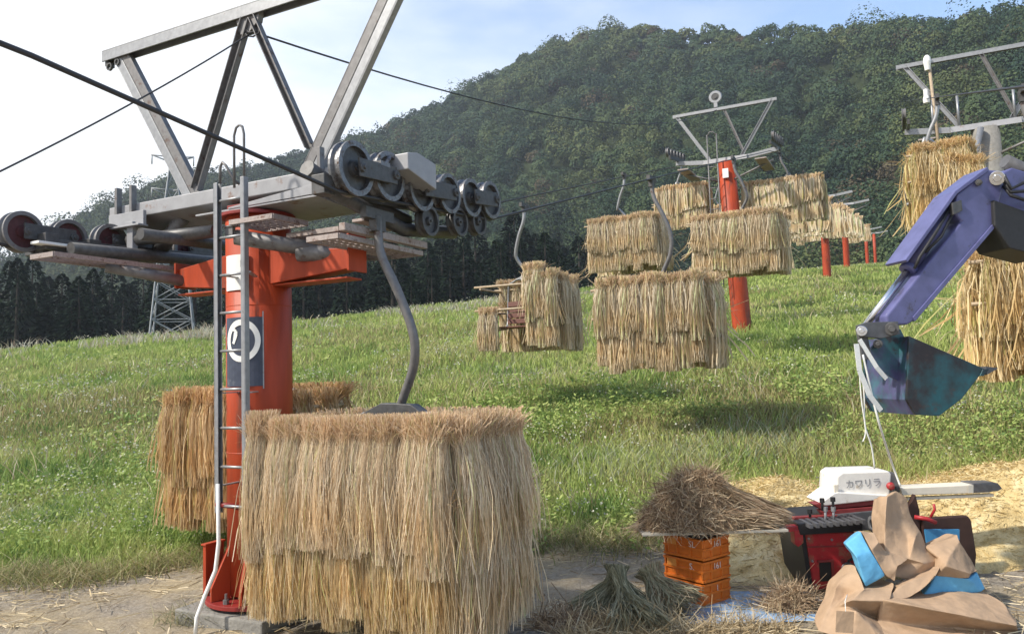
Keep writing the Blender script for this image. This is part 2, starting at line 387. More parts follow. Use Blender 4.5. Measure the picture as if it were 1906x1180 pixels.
# pale seed heads along the crest and in drifts over the meadow
parts = []
n = 9000
az = np.radians(g.uniform(-50, 18, n)); x0 = np.sin(az); y0 = np.cos(az); rr = crest_r(x0, y0)*g.uniform(.86, 1.01, n)
x, y = x0*rr, y0*rr; s = fbm(x*.35, y*.35, 71) > .47; x, y = x[s], y[s]
h = g.uniform(.25, .75, len(x))*np.clip((-np.degrees(np.arctan2(x, y))+30)/45, .45, 1)
parts.append(blades(x, y, h, g.uniform(.02, .05, len(x)), palette([(.30, .28, .16), G_PALE, (.55, .50, .40), (.34, .24, .18)], g.random(len(x))), g, .5))
for (px, py, d, sx, sy, nn) in ((1290, 830, 9.6, 1.0, .35, 900), (1190, 850, 9.2, .4, .3, 300), (1420, 800, 10.5, .5, .3, 300), (1000, 690, 18, 1.2, 1, 300), (250, 900, 9.0, .6, .3, 260), (60, 860, 9.3, .5, .3, 220), (1700, 700, 14, 1.6, 1, 300)):
    q = P(px, py, d); x = g.normal(q[0], sx, nn); y = g.normal(q[1], sy, nn)
    parts.append(blades(x, y, g.uniform(.12, .34, nn), g.uniform(.006, .015, nn), palette([(.28, .33, .16), (.36, .38, .25), (.45, .46, .36)], g.random(nn)), g, .6))
# small white flower heads and dry stems among the weeds
cx, cy = meadow_points(8000, 7.4, 60, g); s = fbm(cx*.4, cy*.55, 131) > .56; cx, cy = cx[s], cy[s]; k = len(cx); per = 5
x = np.repeat(cx, per)+g.normal(0, .07, k*per); y = np.repeat(cy, per)+g.normal(0, .07, k*per); z = H(x, y)+g.uniform(.16, .36, k*per)
nn = g.normal(size=(k*per, 3)); nn[:, 2] = np.abs(nn[:, 2])+.5; nn /= np.linalg.norm(nn, axis=1, keepdims=True)
a = g.normal(size=(k*per, 3)); a -= nn*np.sum(a*nn, 1, keepdims=True); a /= np.linalg.norm(a, axis=1, keepdims=True); b = np.cross(nn, a)
s_ = ((.005+.0007*np.hypot(x, y))*g.uniform(.6, 1.4, k*per))[:, None]; c_ = np.stack([x, y, z], -1)
parts.append((np.stack([c_-a*s_, c_-b*s_, c_+a*s_, c_+b*s_], 1).reshape(-1, 3), np.arange(k*per*4).reshape(-1, 4), np.repeat(palette([(.44, .45, .34), (.56, .56, .47), (.40, .34, .21)], g.random(k*per)), 4, axis=0)))
cx, cy = meadow_points(13000, 7.3, 70, g); s = fbm(cx*.5+9, cy*.5, 141) > .56; cx, cy = cx[s], cy[s]
parts.append(blades(cx, cy, g.uniform(.25, .55, len(cx)), (.004+.0008*np.hypot(cx, cy))*g.uniform(.6, 1.3, len(cx)), palette([(.30, .22, .12), (.46, .38, .23), (.58, .52, .37)], g.random(len(cx))), g, .5))
V, Qd, cc = join(parts)
tag(link('seeding_grass', quads_mesh('seeding_grass', V, Qd, cc), None, M_GRASS), kind='stuff')

# ------------------------------------------------------------------ mountain and its forest
prof_x = [-700, -300, 0, 60, 160, 240, 330, 480, 560, 700, 860, 950, 1050, 1110, 1180, 1260, 1300, 1400, 1470, 1560, 1640, 1720, 1800, 1906, 2200, 2600]
prof_y = [560, 540, 512, 500, 430, 385, 352, 335, 306, 262, 192, 145, 96, 78, 70, 80, 80, 84, 80, 82, 76, 64, 60, 46, 20, 60]
prof_r = [450, 450, 430, 430, 430, 430, 430, 430, 420, 400, 380, 370, 360, 350, 345, 330, 320, 300, 290, 280, 270, 255, 240, 220, 190, 180]
pa = []; pe = []
for a_, b_ in zip(prof_x, prof_y):
    d_ = P(a_, b_, 1.0)-CAM; pa.append(math.atan2(d_[0], d_[1])); pe.append(math.atan2(d_[2], math.hypot(d_[0], d_[1])))
pa = np.array(pa); pe = np.array(pe); pr = np.array(prof_r, float)
def ridge(az): return np.interp(az, pa, pe), np.interp(az, pa, pr)
def base_r(az): return np.interp(np.degrees(az), [-60, -33, -10, 10, 22, 34, 60], [150, 150, 115, 100, 112, 108, 100])
def hill_pt(az, t):
    """t 0 base .. 1 ridge .. 1.3 behind"""
    e1, r1 = ridge(az); r0 = base_r(az)
    t1 = np.minimum(t, 1); r = r0+(r1-r0)*t
    x0 = np.sin(az)*r0; y0 = np.cos(az)*r0
    z0 = H(x0, y0)-1.5; e0 = np.arctan2(z0-1.7, r0)
    gul = (fbm(np.degrees(az)*.16+t1*.8, t1*2.2, 91, 4)-.5)*R_(7.5)*np.sin(np.pi*t1)
    e = e0+(e1-e0)*t1**.82+gul
    z = 1.7+np.minimum(r, r1)*np.tan(e)-np.maximum(r-r1, 0)*.55
    return np.sin(az)*r, np.cos(az)*r, z
ha = np.radians(np.linspace(-58, 60, 240)); ht = np.linspace(-.02, 1.35, 60)
A2, T2 = np.meshgrid(ha, ht); hx, hy, hzz = hill_pt(A2, np.maximum(T2, 0)); hzz = np.where(T2 < 0, hzz-8, hzz)
ii, jj = np.meshgrid(np.arange(59), np.arange(239), indexing='ij')
Q = np.stack([ii*240+jj, ii*240+jj+1, (ii+1)*240+jj+1, (ii+1)*240+jj], -1).reshape(-1, 4)
M_SOIL = mat('forest_floor', (.03, .04, .018), .95, spec=.05, var=.3, vscale=.05)
tag(link('hill', quads_mesh('hill', np.stack([hx, hy, hzz], -1).reshape(-1, 3), Q, None), None, M_SOIL), kind='structure')

def crowns(cx, cy, cz, Rr, hr, ncard, csize, col, g, cjit=.13):
    n = len(cx); Bn = 6
    d = g.normal(size=(n, ncard, 3)); d[..., 2] = np.where(d[..., 2] < -.25, -d[..., 2], d[..., 2]); d /= np.linalg.norm(d, axis=2, keepdims=True)
    lb = g.normal(size=(n, Bn, 3)); lb[..., 2] = np.abs(lb[..., 2]); lb /= np.linalg.norm(lb, axis=2, keepdims=True)
    mxd = np.max(np.einsum('nki,nbi->nkb', d, lb), axis=2)
    rad = (.70+.36*np.clip((mxd-.55)/.45, 0, 1)**1.2)*g.uniform(.86, 1.06, (n, ncard))
    pos = d*rad[..., None]*np.stack([Rr, Rr, hr], -1)[:, None, :]+np.stack([cx, cy, cz], -1)[:, None, :]
    nn = d+g.normal(0, .33, d.shape); nn /= np.linalg.norm(nn, axis=2, keepdims=True)
    a = g.normal(size=d.shape); a -= nn*np.sum(a*nn, 2, keepdims=True); a /= np.linalg.norm(a, axis=2, keepdims=True); b = np.cross(nn, a)
    s = csize[:, None, None]*g.uniform(.55, 1.35, (n, ncard, 1))
    V = np.stack([pos-a*s, pos-b*s*.75, pos+a*s, pos+b*s*.75], 2).reshape(-1, 3)
    Q = np.arange(n*ncard*4).reshape(-1, 4)
    c = col[:, None, :]*(1+cjit*(g.random((n, ncard, 1))*2-1))
    return V, Q, np.repeat(c.reshape(-1, 3), 4, axis=0)
g = np.random.default_rng(17)
NT = 4000
az = np.radians(g.uniform(-46, 46, NT*3)); t = g.random(NT*3)
rr = base_r(az)+(ridge(az)[1]-base_r(az))*t
keep = g.random(NT*3) < rr/460; az, t = az[keep][:NT], t[keep][:NT]
# a denser line of crowns along the ridge
az = np.concatenate([az, np.radians(g.uniform(-44, 44, 420))]); t = np.concatenate([t, g.uniform(.96, 1.02, 420)])
x, y, z = hill_pt(az, t); r = np.hypot(x, y)
Rr = g.uniform(3.2, 7.0, len(x))*np.where(t > .93, .60, 1)*np.clip(r/300, .7, 1.2)*np.where(g.random(len(x)) < .12, 1.3, 1); Rr = Rr*np.where(t > .93, 1, np.exp(g.normal(0, .22, len(x)))); pk = (g.random(len(x)) < .12) & (t < .9); Rr = np.where(pk, Rr*.6, Rr); hr = Rr*np.where(pk, 2.2, g.uniform(.8, 1.25, len(x)))
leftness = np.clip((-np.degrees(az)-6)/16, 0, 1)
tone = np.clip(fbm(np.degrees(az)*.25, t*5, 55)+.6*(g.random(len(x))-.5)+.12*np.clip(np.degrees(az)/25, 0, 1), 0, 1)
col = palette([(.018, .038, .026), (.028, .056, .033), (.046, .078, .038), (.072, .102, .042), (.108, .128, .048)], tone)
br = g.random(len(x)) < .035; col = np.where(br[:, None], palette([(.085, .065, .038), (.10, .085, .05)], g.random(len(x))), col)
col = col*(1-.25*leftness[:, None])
dk = (t < .20+.16*fbm(np.degrees(az)*.3, t*0+1, 58)) & (np.degrees(az) > -20) & (np.degrees(az) < 14)  # low middle crowns: shade at the hill foot painted in as near-black colour
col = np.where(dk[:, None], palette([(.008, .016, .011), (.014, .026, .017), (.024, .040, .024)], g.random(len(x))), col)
nr = r < 190
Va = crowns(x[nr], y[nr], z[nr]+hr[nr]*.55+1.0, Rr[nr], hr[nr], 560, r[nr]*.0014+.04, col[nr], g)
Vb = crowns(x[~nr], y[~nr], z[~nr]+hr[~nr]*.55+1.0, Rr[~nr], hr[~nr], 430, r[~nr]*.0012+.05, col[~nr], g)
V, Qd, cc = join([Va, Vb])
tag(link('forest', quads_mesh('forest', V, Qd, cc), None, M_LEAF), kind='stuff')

# cedars standing beyond the meadow: each its own tree
def cedar_meshes(seed):
    g = np.random.default_rng(seed); n = 1900
    hh = g.random(n)**.8; a = g.uniform(0, 2*math.pi, n)
    rad = (1-hh)**.75*(.75+.35*np.sin(a*3+hh*25)*.4+.2*g.random(n))*2.9+.08
    p = np.stack([np.cos(a)*rad, np.sin(a)*rad, 0.2+hh*12.3-rad*.25], -1)
    d = np.stack([np.cos(a), np.sin(a), -.55+g.normal(0, .25, n)], -1); d /= np.linalg.norm(d, axis=1, keepdims=True)
    b = g.normal(size=(n, 3)); b -= d*np.sum(b*d, 1, keepdims=True); b /= np.linalg.norm(b, axis=1, keepdims=True)
    s = (.34*(1-hh*.6)*g.uniform(.6, 1.3, n))[:, None]
    V = np.stack([p-d*s, p-b*s*.5, p+d*s, p+b*s*.5], 1).reshape(-1, 3)
    c = palette([(.006, .012, .008), (.011, .020, .012), (.018, .030, .017)], g.random(n))  # near-black needle colours stand in for the shade on the tree line
    crown = quads_mesh('crown', V, np.arange(n*4).reshape(-1, 4), np.repeat(c, 4, axis=0)); crown.materials.append(M_CEDAR)
    mb = MB(); mb.tube([(0, 0, -1.5), (0, 0, 3), (.05, 0, 8), (0, 0, 12.2)], [.24, .2, .11, .02], 8)
    return crown, mb
cedar_kinds = [cedar_meshes(s) for s in (1, 2, 3)]
protos = []
for cr, mb in cedar_kinds:
    t = thing('cedar_tree', 'dark cedar in the shaded tree line beyond the grassy meadow', 'tree', (0, 0, 0), 0, 'cedars beyond the meadow')
    link('crown', cr, t); mb.build('trunk', M_BARK, t); protos.append(t)
spots = []
for px in range(-60, 1150, 17):
    spots.append((px+random.uniform(-9, 9), random.uniform(64, 92), 0))
for px in range(500, 1190, 20):
    spots.append((px+random.uniform(-9, 9), random.uniform(96, 112), 1))
for k, (px, d, row) in enumerate(spots):
    q = P(px, 600, d); pr_ = protos[k % 3]
    if k < 3: t = pr_
    else:
        t = pr_.copy(); COL.objects.link(t)
        for ch in pr_.children:
            c = ch.copy(); COL.objects.link(c); c.parent = t
    gz = Hz(q[0], q[1]); top = np.interp(px, [-60, 0, 120, 260, 400, 560, 700, 860, 1000, 1130], [490, 500, 512, 515, 505, 490, 480, 470, 465, 500])+random.choice((-26, -12, 0, 10, 24))+random.uniform(-14, 14)-row*random.uniform(10, 55)
    zt = P(px, top, d)[2]; sc = max(.45, (zt-gz)/12.4)
    t.location = (q[0], q[1], gz); t.rotation_euler.z = random.uniform(0, 6.28); t.scale = (sc*random.uniform(.95, 1.5),)*2+(sc,)

# ------------------------------------------------------------------ lattice pylon beyond the meadow
q0 = P(322, 640, 58); gz = Hz(q0[0], q0[1])
pyl = thing('lattice_pylon', 'grey lattice power pylon rising in front of the dark cedars', 'pylon', (q0[0], q0[1], gz), R_(20))
top = P(318, 268, 58)[2]-gz; hb = 1.75
def pw(z): return hb*(1-z/top)*.93+.2 if z < top*.62 else max(.12, (hb*.38*.93+.2)*(1-(z-top*.62)/(top*.40)))
levels = [top*f for f in (0, .1, .19, .28, .36, .44, .52, .62, .72, .82, .92, 1)]
for sx in (-1, 1):
    for sy in (-1, 1):
        b = MB(); b.tube([(sx*pw(z), sy*pw(z), z) for z in levels], .065, 4); b.build('leg', M_PYLON, pyl)
b = MB()
for z0_, z1_ in zip(levels[:-1], levels[1:]):
    for k in range(4):
        s0 = [(-1, -1), (1, -1), (1, 1), (-1, 1)][k]; s1 = [(-1, -1), (1, -1), (1, 1), (-1, 1)][(k+1) % 4]
        b.tube([(s0[0]*pw(z0_), s0[1]*pw(z0_), z0_), (s1[0]*pw(z1_), s1[1]*pw(z1_), z1_)], .032, 4, False)
        b.tube([(s1[0]*pw(z0_), s1[1]*pw(z0_), z0_), (s0[0]*pw(z1_), s0[1]*pw(z1_), z1_)], .032, 4, False)
        b.tube([(s0[0]*pw(z1_), s0[1]*pw(z1_), z1_), (s1[0]*pw(z1_), s1[1]*pw(z1_), z1_)], .032, 4, False)
b.build('bracing', M_PYLON, pyl)
for f in (.70, .82, .96):
    for sx in (-1, 1):
        b = MB(); b.tube([(0, 0, top*f), (sx*1.5, 0, top*f+.12)], .05, 4); b.tube([(sx*pw(top*f), 0, top*f-.4), (sx*1.5, 0, top*f+.12)], .05, 4)
        cm = b.build('crossarm', M_PYLON, pyl)
        b = MB(); b.tube([(sx*1.45, 0, top*f+.1), (sx*1.45, 0, top*f-.6)], .05, 5); b.build('insulator', M_PYLON, cm)
# ------------------------------------------------------------------ lift tower beside the camera
UT, VT = 4.364, -4.367
tb = L(UT, VT, 0); TZ = Hz(tb[0], tb[1])
tower = thing('lift_tower', 'near stout orange chairlift tower with steel ladder, white ring sign and big sheave wheels', 'lift tower', (tb[0], tb[1], 0), -AZ, 'chairlift towers')
def wheel(mb_rim, mb_disc, c, r, wdt, ax=(1, 0, 0)):
    c = np.array(c, float); h = wdt/2
    mb_rim.lathe(c, ax, [(r*.80, -h), (r, -h), (r, -h*.62), (r*.87, -h*.35), (r*.87, h*.35), (r, h*.62), (r, h), (r*.80, h), (r*.80, h*.75), (r*.8, -h*.75), (r*.80, -h)], 32)
    mb_disc.lathe(c, ax, [(.001, -h*.55), (r*.26, -h*.55), (r*.30, -h*.25), (r*.81, -h*.25), (r*.81, h*.25), (r*.30, h*.25), (r*.26, h*.9), (r*.09, h*.9), (r*.09, h*1.3), (.001, h*1.3)], 32)
def box_part(name, c, size, m_, par, bev=.004, ax=None):
    return MB().box(c, size, ax).build(name, m_, par, bev)
# pole
b = MB(); b.lathe((0, 0, 0), (0, 0, 1), [(.001, .17), (.238, .17), (.238, 2.92), (.001, 2.92)], 48); pole = b.build('pole', M_ORANGE, tower, smooth=False)
for p_ in pole.data.polygons: p_.use_smooth = len(p_.vertices) == 4 and abs(p_.normal.z) < .5
b = MB()
for z_ in (1.18, 2.25): b.lathe((0, 0, z_), (0, 0, 1), [(.236, -.006), (.2405, 0), (.236, .006)], 48)
b.build('weld_seams', M_ORANGE, tower)
b = MB(); b.lathe((0, 0, 2.921), (0, 0, 1), [(.001, 0), (.275, 0), (.275, .025), (.001, .025)], 48)
b.box((0, 0, 2.985), (.34, .30, .075)); b.build('head_plate', M_RED, tower, .003)
# base: concrete footing, flange, gussets
b = MB(); b.box((0, .0, .02), (.84, .84, .15)); b.build('footing', M_CONC, tower, .012)
b = MB(); b.lathe((0, 0, .118), (0, 0, 1), [(.001, 0), (.39, 0), (.39, .03), (.001, .03)], 40); b.build('base_flange', M_RED, tower, .003)
for k in range(8):
    a = math.pi/8+k*math.pi/4; dx, dy = math.cos(a), math.sin(a); n_ = np.array([-dy, dx, 0])*.012
    b = MB(); poly = [np.array([dx*r_, dy*r_, z_])-n_ for r_, z_ in ((.236, .15), (.37, .15), (.37, .24), (.236, .52))]
    b.prism(poly, n_*2); b.build('gusset', M_ORANGE, tower, .002)
b = MB()
for k in range(8):
    a = k*math.pi/4; c = np.array([math.cos(a)*.335, math.sin(a)*.335, .149]); b.lathe(c, (0, 0, 1), [(.001, 0), (.022, 0), (.022, .03), (.010, .03), (.010, .07), (.001, .07)], 6)
b.build('anchor_bolts', M_GALVD, tower)
# red plate standing to the left of the foot
b = MB(); b.box((-.315, -.16, .31), (.030, .17, .40)); b.box((-.315, -.16, .515), (.05, .19, .014)); b.build('bracket', M_ORANGE, tower, .003)
# cross arms (orange box arms), stubs in grey
for s_ in (-1, 1):
    e = -.80 if s_ < 0 else .93
    b = MB(); b.hexa([(s_*.20, -.11, 2.40), (s_*.20, .11, 2.40), (s_*.20, .11, 2.66), (s_*.20, -.11, 2.66), (e, -.07, 2.46), (e, .07, 2.46), (e, .07, 2.60), (e, -.07, 2.60)])
    b.box((e, 0, 2.55 if s_ < 0 else 2.57), (.02, .20, .20 if s_ < 0 else .26))
    b.box((e*.55, -.001, 2.395+.0), (abs(e)*.85, .17, .014)); b.build('cross_arm', M_ORANGE, tower, .004)
# grey tubular walkway supports
for p_, q_, r_ in (((-.74, -.02, 2.50), (-1.05, -.52, 2.60), .045), ((.14, -.36, 2.72), (.62, -.05, 2.62), .055), ((.30, .35, 2.64), (.95, .35, 2.60), .04), ((-.3, .38, 2.62), (-1.05, .38, 2.60), .04), ((.50, -.12, 2.60), (.80, .0, 2.58), .06)):
    b = MB(); b.tube([p_, q_], r_, 14); b.build('support_tube', M_GALVD, tower)
b = MB(); b.box((.13, -.40, 2.75), (.075, .03, .085)); b.box((.13, -.40, 2.79), (.10, .05, .012)); b.build('tube_end', M_GALVD, tower, .003)
# gratings
def grating(c, sx, sy, z, tilt=0):
    b = MB()
    for k in (-1, 1):
        b.box((c[0]+k*sx/2, c[1], z), (.016, sy, .034)); b.box((c[0], c[1]+k*sy/2, z), (sx, .016, .034))
    nx = max(3, int(sx/.055)); ny = max(3, int(sy/.06))
    for i in range(1, nx): b.box((c[0]-sx/2+sx*i/nx, c[1], z-.004), (.006, sy-.03, .016))
    for j in range(1, ny): b.box((c[0], c[1]-sy/2+sy*j/ny, z+.002), (sx-.03, .006, .012))
    return b.build('grating', M_GRATE, tower)
grating((.40, -.30), .40, .34, 2.80); grating((.62, .08), .48, .36, 2.74)
grating((1.05, -.02), .26, .95, 2.60); grating((-1.02, -.15), .26, 1.75, 2.62)
for s_, l_ in ((1.19, .95), (-1.17, 1.75)):
    b = MB(); b.box((s_, .0, 2.66), (.05, l_, .05)); b.build('walkway_rail', M_GRATE, tower, .004)
b = MB(); b.box((-1.17, -.78, 2.735), (.10, .42, .02)); b.build('kick_plate', M_WHITE, tower, .003)
b = MB(); b.box((1.15, -.05, 2.74), (.10, .42, .02)); b.build('kick_plate', M_GRATE, tower, .003)
# girder across the top, folded plate section, with stub plates on top
b = MB(); sec = [(-.17, 3.055), (.17, 2.98), (.17, 3.16), (-.05, 3.19), (-.17, 3.165)]
b.prism([(-1.50, y_, z_) for y_, z_ in sec], (3.0, 0, 0)); b.build('girder', M_GIRD, tower, .006)
b = MB(); b.prism([(-.45, -.20, 2.965), (.75, -.20, 2.965), (.75, .30, 2.93), (-.45, .30, 2.93)], (0, 0, .014)); b.prism([(-.10, -.205, 2.99), (.76, -.205, 3.06), (.76, -.205, 2.985), (-.1, -.205, 2.978)], (0, .01, 0)); b.build('girder_cover', M_GIRD, tower, .002)
for s_ in (-1.36, -1.18, .78):
    b = MB(); b.box((s_, -.19, 3.16), (.03, .05, .30)); b.build('girder_clamp', M_GALVD, tower, .003)
b = MB(); b.box((-1.22, -.21, 3.02), (.42, .03, .13)); b.box((-1.22, -.24, 2.96), (.46, .09, .015)); b.build('tie_plate', M_GIRD, tower, .003)
b = MB(); b.box((-1.14, -.225, 2.80), (.07, .05, .40)); b.build('hanger_bar', M_GIRD, tower, .003)
# lifting frame
def leg(p, q, name='frame_leg'):
    b = MB(); b.channel(p, q, .115, .05, .010, (0, -1, .0))
    for k in (.15, .45, .75):
        c = np.array(p)*(1-k)+np.array(q)*k; d = norm(np.array(q)-np.array(p)); b.beam(c-d*.03+np.array([0, -.035, 0]), c+d*.03+np.array([0, -.035, 0]), .095, .035, (0, 1, 0))
    return b.build(name, M_GALV, tower, .003)
def twin(p, q):
    d = norm(np.array(q)-np.array(p)); x = np.array([d[2], 0, -d[0]])*.078
    p, q = np.array(p), np.array(q)
    for k in (-1, 1):
        b = MB(); b.channel(p+x*k, q+x*k, .055, .07, .009, -x*k); b.build('frame_leg', M_GALVD if k*d[0] < 0 else M_GALV, tower, .003)
    for k in (.12, .38, .62, .86):
        c = p*(1-k)+q*k; b = MB(); b.beam(c-d*.03+np.array([0, .02, 0]), c+d*.03+np.array([0, .02, 0]), .12, .045, (0, 1, 0)); b.build('batten_plate', M_GALVD, tower, .003)
twin((-.55, -.10, 3.12), (-1.46, -.10, 4.52)); twin((.60, -.10, 3.14), (1.50, -.10, 4.52))
b = MB(); b.channel((-1.64, -.10, 4.545), (1.70, -.10, 4.545), .10, .085, .012, (0, 0, -1)); b.build('top_beam', M_GALV, tower, .003)
b = MB(); b.box((-1.6, -.10, 4.46), (.03, .07, .09)); b.lathe((-1.56, -.14, 4.40), (0, 1, 0), [(.022, 0), (.034, 0), (.034, .02), (.022, .02), (.022, 0)], 14); b.lathe((-1.46, -.14, 4.42), (0, 1, 0), [(.018, 0), (.03, 0), (.03, .02), (.018, .02), (.018, 0)], 14); b.build('shackle', M_IRON, tower)
for p_, q_, w_ in (((.02, -.10, 4.45), (-.53, -.10, 3.20), .085), ((.08, -.10, 4.45), (.62, -.10, 3.36), .06)):
    b = MB(); b.channel(p_, q_, w_, .045, .009, (0, -1, 0)); b.build('brace', M_GALVD, tower, .003)
b = MB(); b.prism([(-.10, -.13, 4.49), (.16, -.13, 4.49), (.14, -.13, 4.40), (.05, -.13, 4.33), (-.04, -.13, 4.33)], (0, .05, 0)); b.build('gusset_plate', M_GALVD, tower, .002)
b = MB(); b.tube([(.0, -.13, 4.35), (.04, -.14, 4.30), (.10, -.14, 4.28), (.155, -.13, 4.30), (.15, -.12, 4.37)], .007, 6); b.tube([(.02, -.13, 4.36), (.07, -.15, 4.315), (.14, -.14, 4.31)], .006, 6); b.build('jumper_wire', M_CABLE, tower)
# sheave trains
def sheaves(s0, spec, disc_mat, dirn):
    zs = np.array([z for _, z, _ in spec])
    for (du, z, r_) in spec:
        rb, db = MB(), MB(); wheel(rb, db, (s0, du, z), r_, .085, (dirn, 0, 0))
        wp = rb.build('sheave', M_TREAD if disc_mat is M_IRON else M_GALVD, tower, smooth=False); db.build('hub_disc', disc_mat, wp)
    for i in range(0, len(spec)-1, 2):
        a_, b_ = spec[i], spec[i+1]
        for k in (1, -1):
            if k*dirn < 0 and i == 0: pass
            bb = MB(); bb.beam((s0+k*.075*dirn, a_[0]-.02, a_[1]), (s0+k*.075*dirn, b_[0]+.02, b_[1]), .016, .115, (0, 0, 1))
            for (du, z, r_) in (a_, b_): bb.lathe((s0+k*.083*dirn, du, z), (k*dirn, 0, 0), [(.001, 0), (.032, 0), (.032, .018), (.014, .018), (.014, .03), (.001, .03)], 8)
            bb.build('rocker_plate', M_IRON, tower, .003)
    bb = MB(); bb.beam((s0-.15*dirn, spec[0][0]+.15, spec[0][1]-.10), (s0-.15*dirn, spec[-1][0]-.15, spec[-1][1]-.10), .05, .10); bb.build('main_beam', M_IRON, tower, .004)
    bb = MB(); bb.tube([(s0-.15*dirn, .05, zs.mean()-.09), (s0*.62, .02, 3.05)], .06, 12); bb.build('axle_tube', M_GALVD, tower)
SR = 1.35
sheaves(SR, [(-.57, 2.985, .172), (-.22, 3.01, .165), (.16, 3.00, .155), (.53, 3.04, .15), (.86, 3.07, .15), (1.18, 3.11, .155)], M_IRON, 1)
M_MAROON = mat('maroon_disc', (.085, .028, .03), .6, var=.25, vscale=14, rust=.4, rustcol=(.05, .03, .025))
sheaves(-SR, [(-.98, 2.83, .150), (-.63, 2.83, .145), (-.28, 2.85, .145), (.10, 2.86, .14), (.46, 2.88, .14), (.82, 2.90, .14)], M_MAROON, -1)
# lower idler wheels and box of the right-hand train, spring levers
for du, z, r_ in ((.30, 2.80, .11), (.72, 2.86, .11), (1.02, 2.91, .11)):
    rb, db = MB(), MB(); wheel(rb, db, (SR-.02, du, z), r_, .07); wp = rb.build('idler_wheel', M_IRON, tower, smooth=False); db.build('hub_disc', M_IRON, wp)
box_part('switch_box', (SR-.12, -.02, 3.16), (.07, .10, .12), M_GALVD, tower)
b = MB(); b.tube([(SR+.06, -.38, 3.04), (SR+.06, -.30, 3.07), (SR+.05, -.24, 3.13)], .016, 6); b.box((SR+.06, -.33, 3.06), (.05, .10, .03)); b.build('spring_lever', M_TREAD, tower)
b = MB(); b.tube([(SR-.20, -.75, 2.98), (SR-.2, -.45, 2.90), (SR-.2, .3, 2.82)], .055, 10); b.tube([(SR-.16, -.62, 2.88), (SR-.16, .2, 2.74), (SR-.16, .9, 2.82)], .05, 8); b.build('catch_bar', M_IRON, tower)
box_part('cable_catcher', (SR-.08, -.74, 2.86), (.10, .10, .12), M_IRON, tower)
b = MB()
for du in (-.86, -.52, -.1, .3, .7):
    b.box((-SR+.12, du, 2.76), (.12, .10, .12)); b.box((-SR+.0, du, 2.70), (.22, .05, .05))
b.build('brake_block', M_IRON, tower, .004)
b = MB(); b.tube([(-1.05, -.8, 2.70), (-1.05, .7, 2.76)], .05, 10); b.tube([(-.62, -.55, 2.80), (-.62, .5, 2.82)], .045, 10); b.tube([(-1.2, -.20, 2.86), (-.28, -.16, 2.84)], .05, 10); b.build('equaliser_tube', M_IRON, tower)
# ladder, hoops
LP = [(.045, 3.10, .80), (.335, 3.11, .75)]
for s_, z1_, z0_ in LP:
    b = MB(); b.channel((s_, -.45, z0_), (s_, -.45, z1_), .042, .03, .006, (1 if s_ < .2 else -1, 0, 0)); b.build('ladder_rail', M_GALV, tower, .002)
for k in range(9):
    z_ = .85+k*.265; b = MB(); b.tube([(.045, -.45, z_), (.335, -.45, z_)], .010, 8); b.build('rung', M_GALV, tower)
b = MB(); b.tube([(.215, -.44, 3.05), (.215, -.44, 3.42), (.235, -.44, 3.475), (.265, -.44, 3.49), (.295, -.44, 3.475), (.31, -.44, 3.42), (.31, -.44, 3.12)], .009, 8)
b.tube([(.075, -.44, 3.10), (.08, -.44, 3.22), (.10, -.44, 3.25), (.135, -.44, 3.22), (.165, -.40, 3.13), (.20, -.38, 3.09)], .010, 8); b.build('hand_hoop', M_GALVD, tower)
b = MB()
for z_ in (2.45, 1.62, .98):
    for s_ in (.045, .335): b.beam((s_, -.43, z_), (s_*.5, -.20, z_), .03, .008)
b.build('ladder_bracket', M_GALV, tower)
b = MB(); b.tube([(.075, -.47, 1.0), (.08, -.47, .6), (.06, -.48, .42), (.0, -.52, .25), (-.03, -.56, .12), (-.02, -.58, .02)], .014, 8); b.build('conduit', M_WHITE, tower)
b = MB(); b.tube([(.05, -.46, .86), (.16, -.43, .85), (.24, -.24, .78)], .02, 7); b.build('clamp_arm', M_RED, tower)
# number plate, navy sheet with white ring sign, round sign seen edge-on, all bent to the pole
def bent_plate(name, a0, a1, z0, z1, m_, r_=.243, par=tower, n=10):
    b = MB(); vs = []
    for i in range(n+1):
        a = a0+(a1-a0)*i/n
        for rr in (r_, r_+.004):
            for z_ in (z0, z1): vs.append((math.cos(a)*rr, math.sin(a)*rr, z_))
    fs = []
    for i in range(n):
        o_ = i*4; fs += [(o_+2, o_+6, o_+7, o_+3), (o_, o_+1, o_+5, o_+4), (o_, o_+4, o_+6, o_+2), (o_+1, o_+3, o_+7, o_+5)]
    fs += [(0, 2, 3, 1), (n*4, n*4+1, n*4+3, n*4+2)]
    b.add(vs, fs); return b.build(name, m_, par)
aC = R_(-45)   # angle on the pole that faces the camera
plate = bent_plate('number_plate', aC-R_(67), aC-R_(17), 2.36, 2.62, M_WHITE)
def bent_strokes(name, strokes, a_mid, z_mid, wdt, m_, par, r_=.250, rad=.2435):
    b = MB()
    for st in strokes:
        pts = []
        for (x_, z_) in st:
            a = a_mid+x_/rad; pts.append((math.cos(a)*r_, math.sin(a)*r_, z_mid+z_))
        for p_, q_ in zip(pts[:-1], pts[1:]): b.beam(p_, q_, .003, wdt, (0, 0, 1) if abs(p_[2]-q_[2]) < .01 else (p_[1], -p_[0], 0))
    return b.build(name, m_, par)
bent_strokes('numeral', [[(-.005, .085), (-.005, .035)], [(-.005, -.045), (.012, -.045)]], aC-R_(28), 2.49, .014, M_GREYINK, plate)
navy = bent_plate('navy_sheet', aC-R_(67), aC+R_(5), 1.66, 2.16, M_NAVY)
arc = lambda r_, a0, a1, n=30: [(r_*math.cos(a0+(a1-a0)*i/n), r_*1.12*math.sin(a0+(a1-a0)*i/n)) for i in range(n+1)]
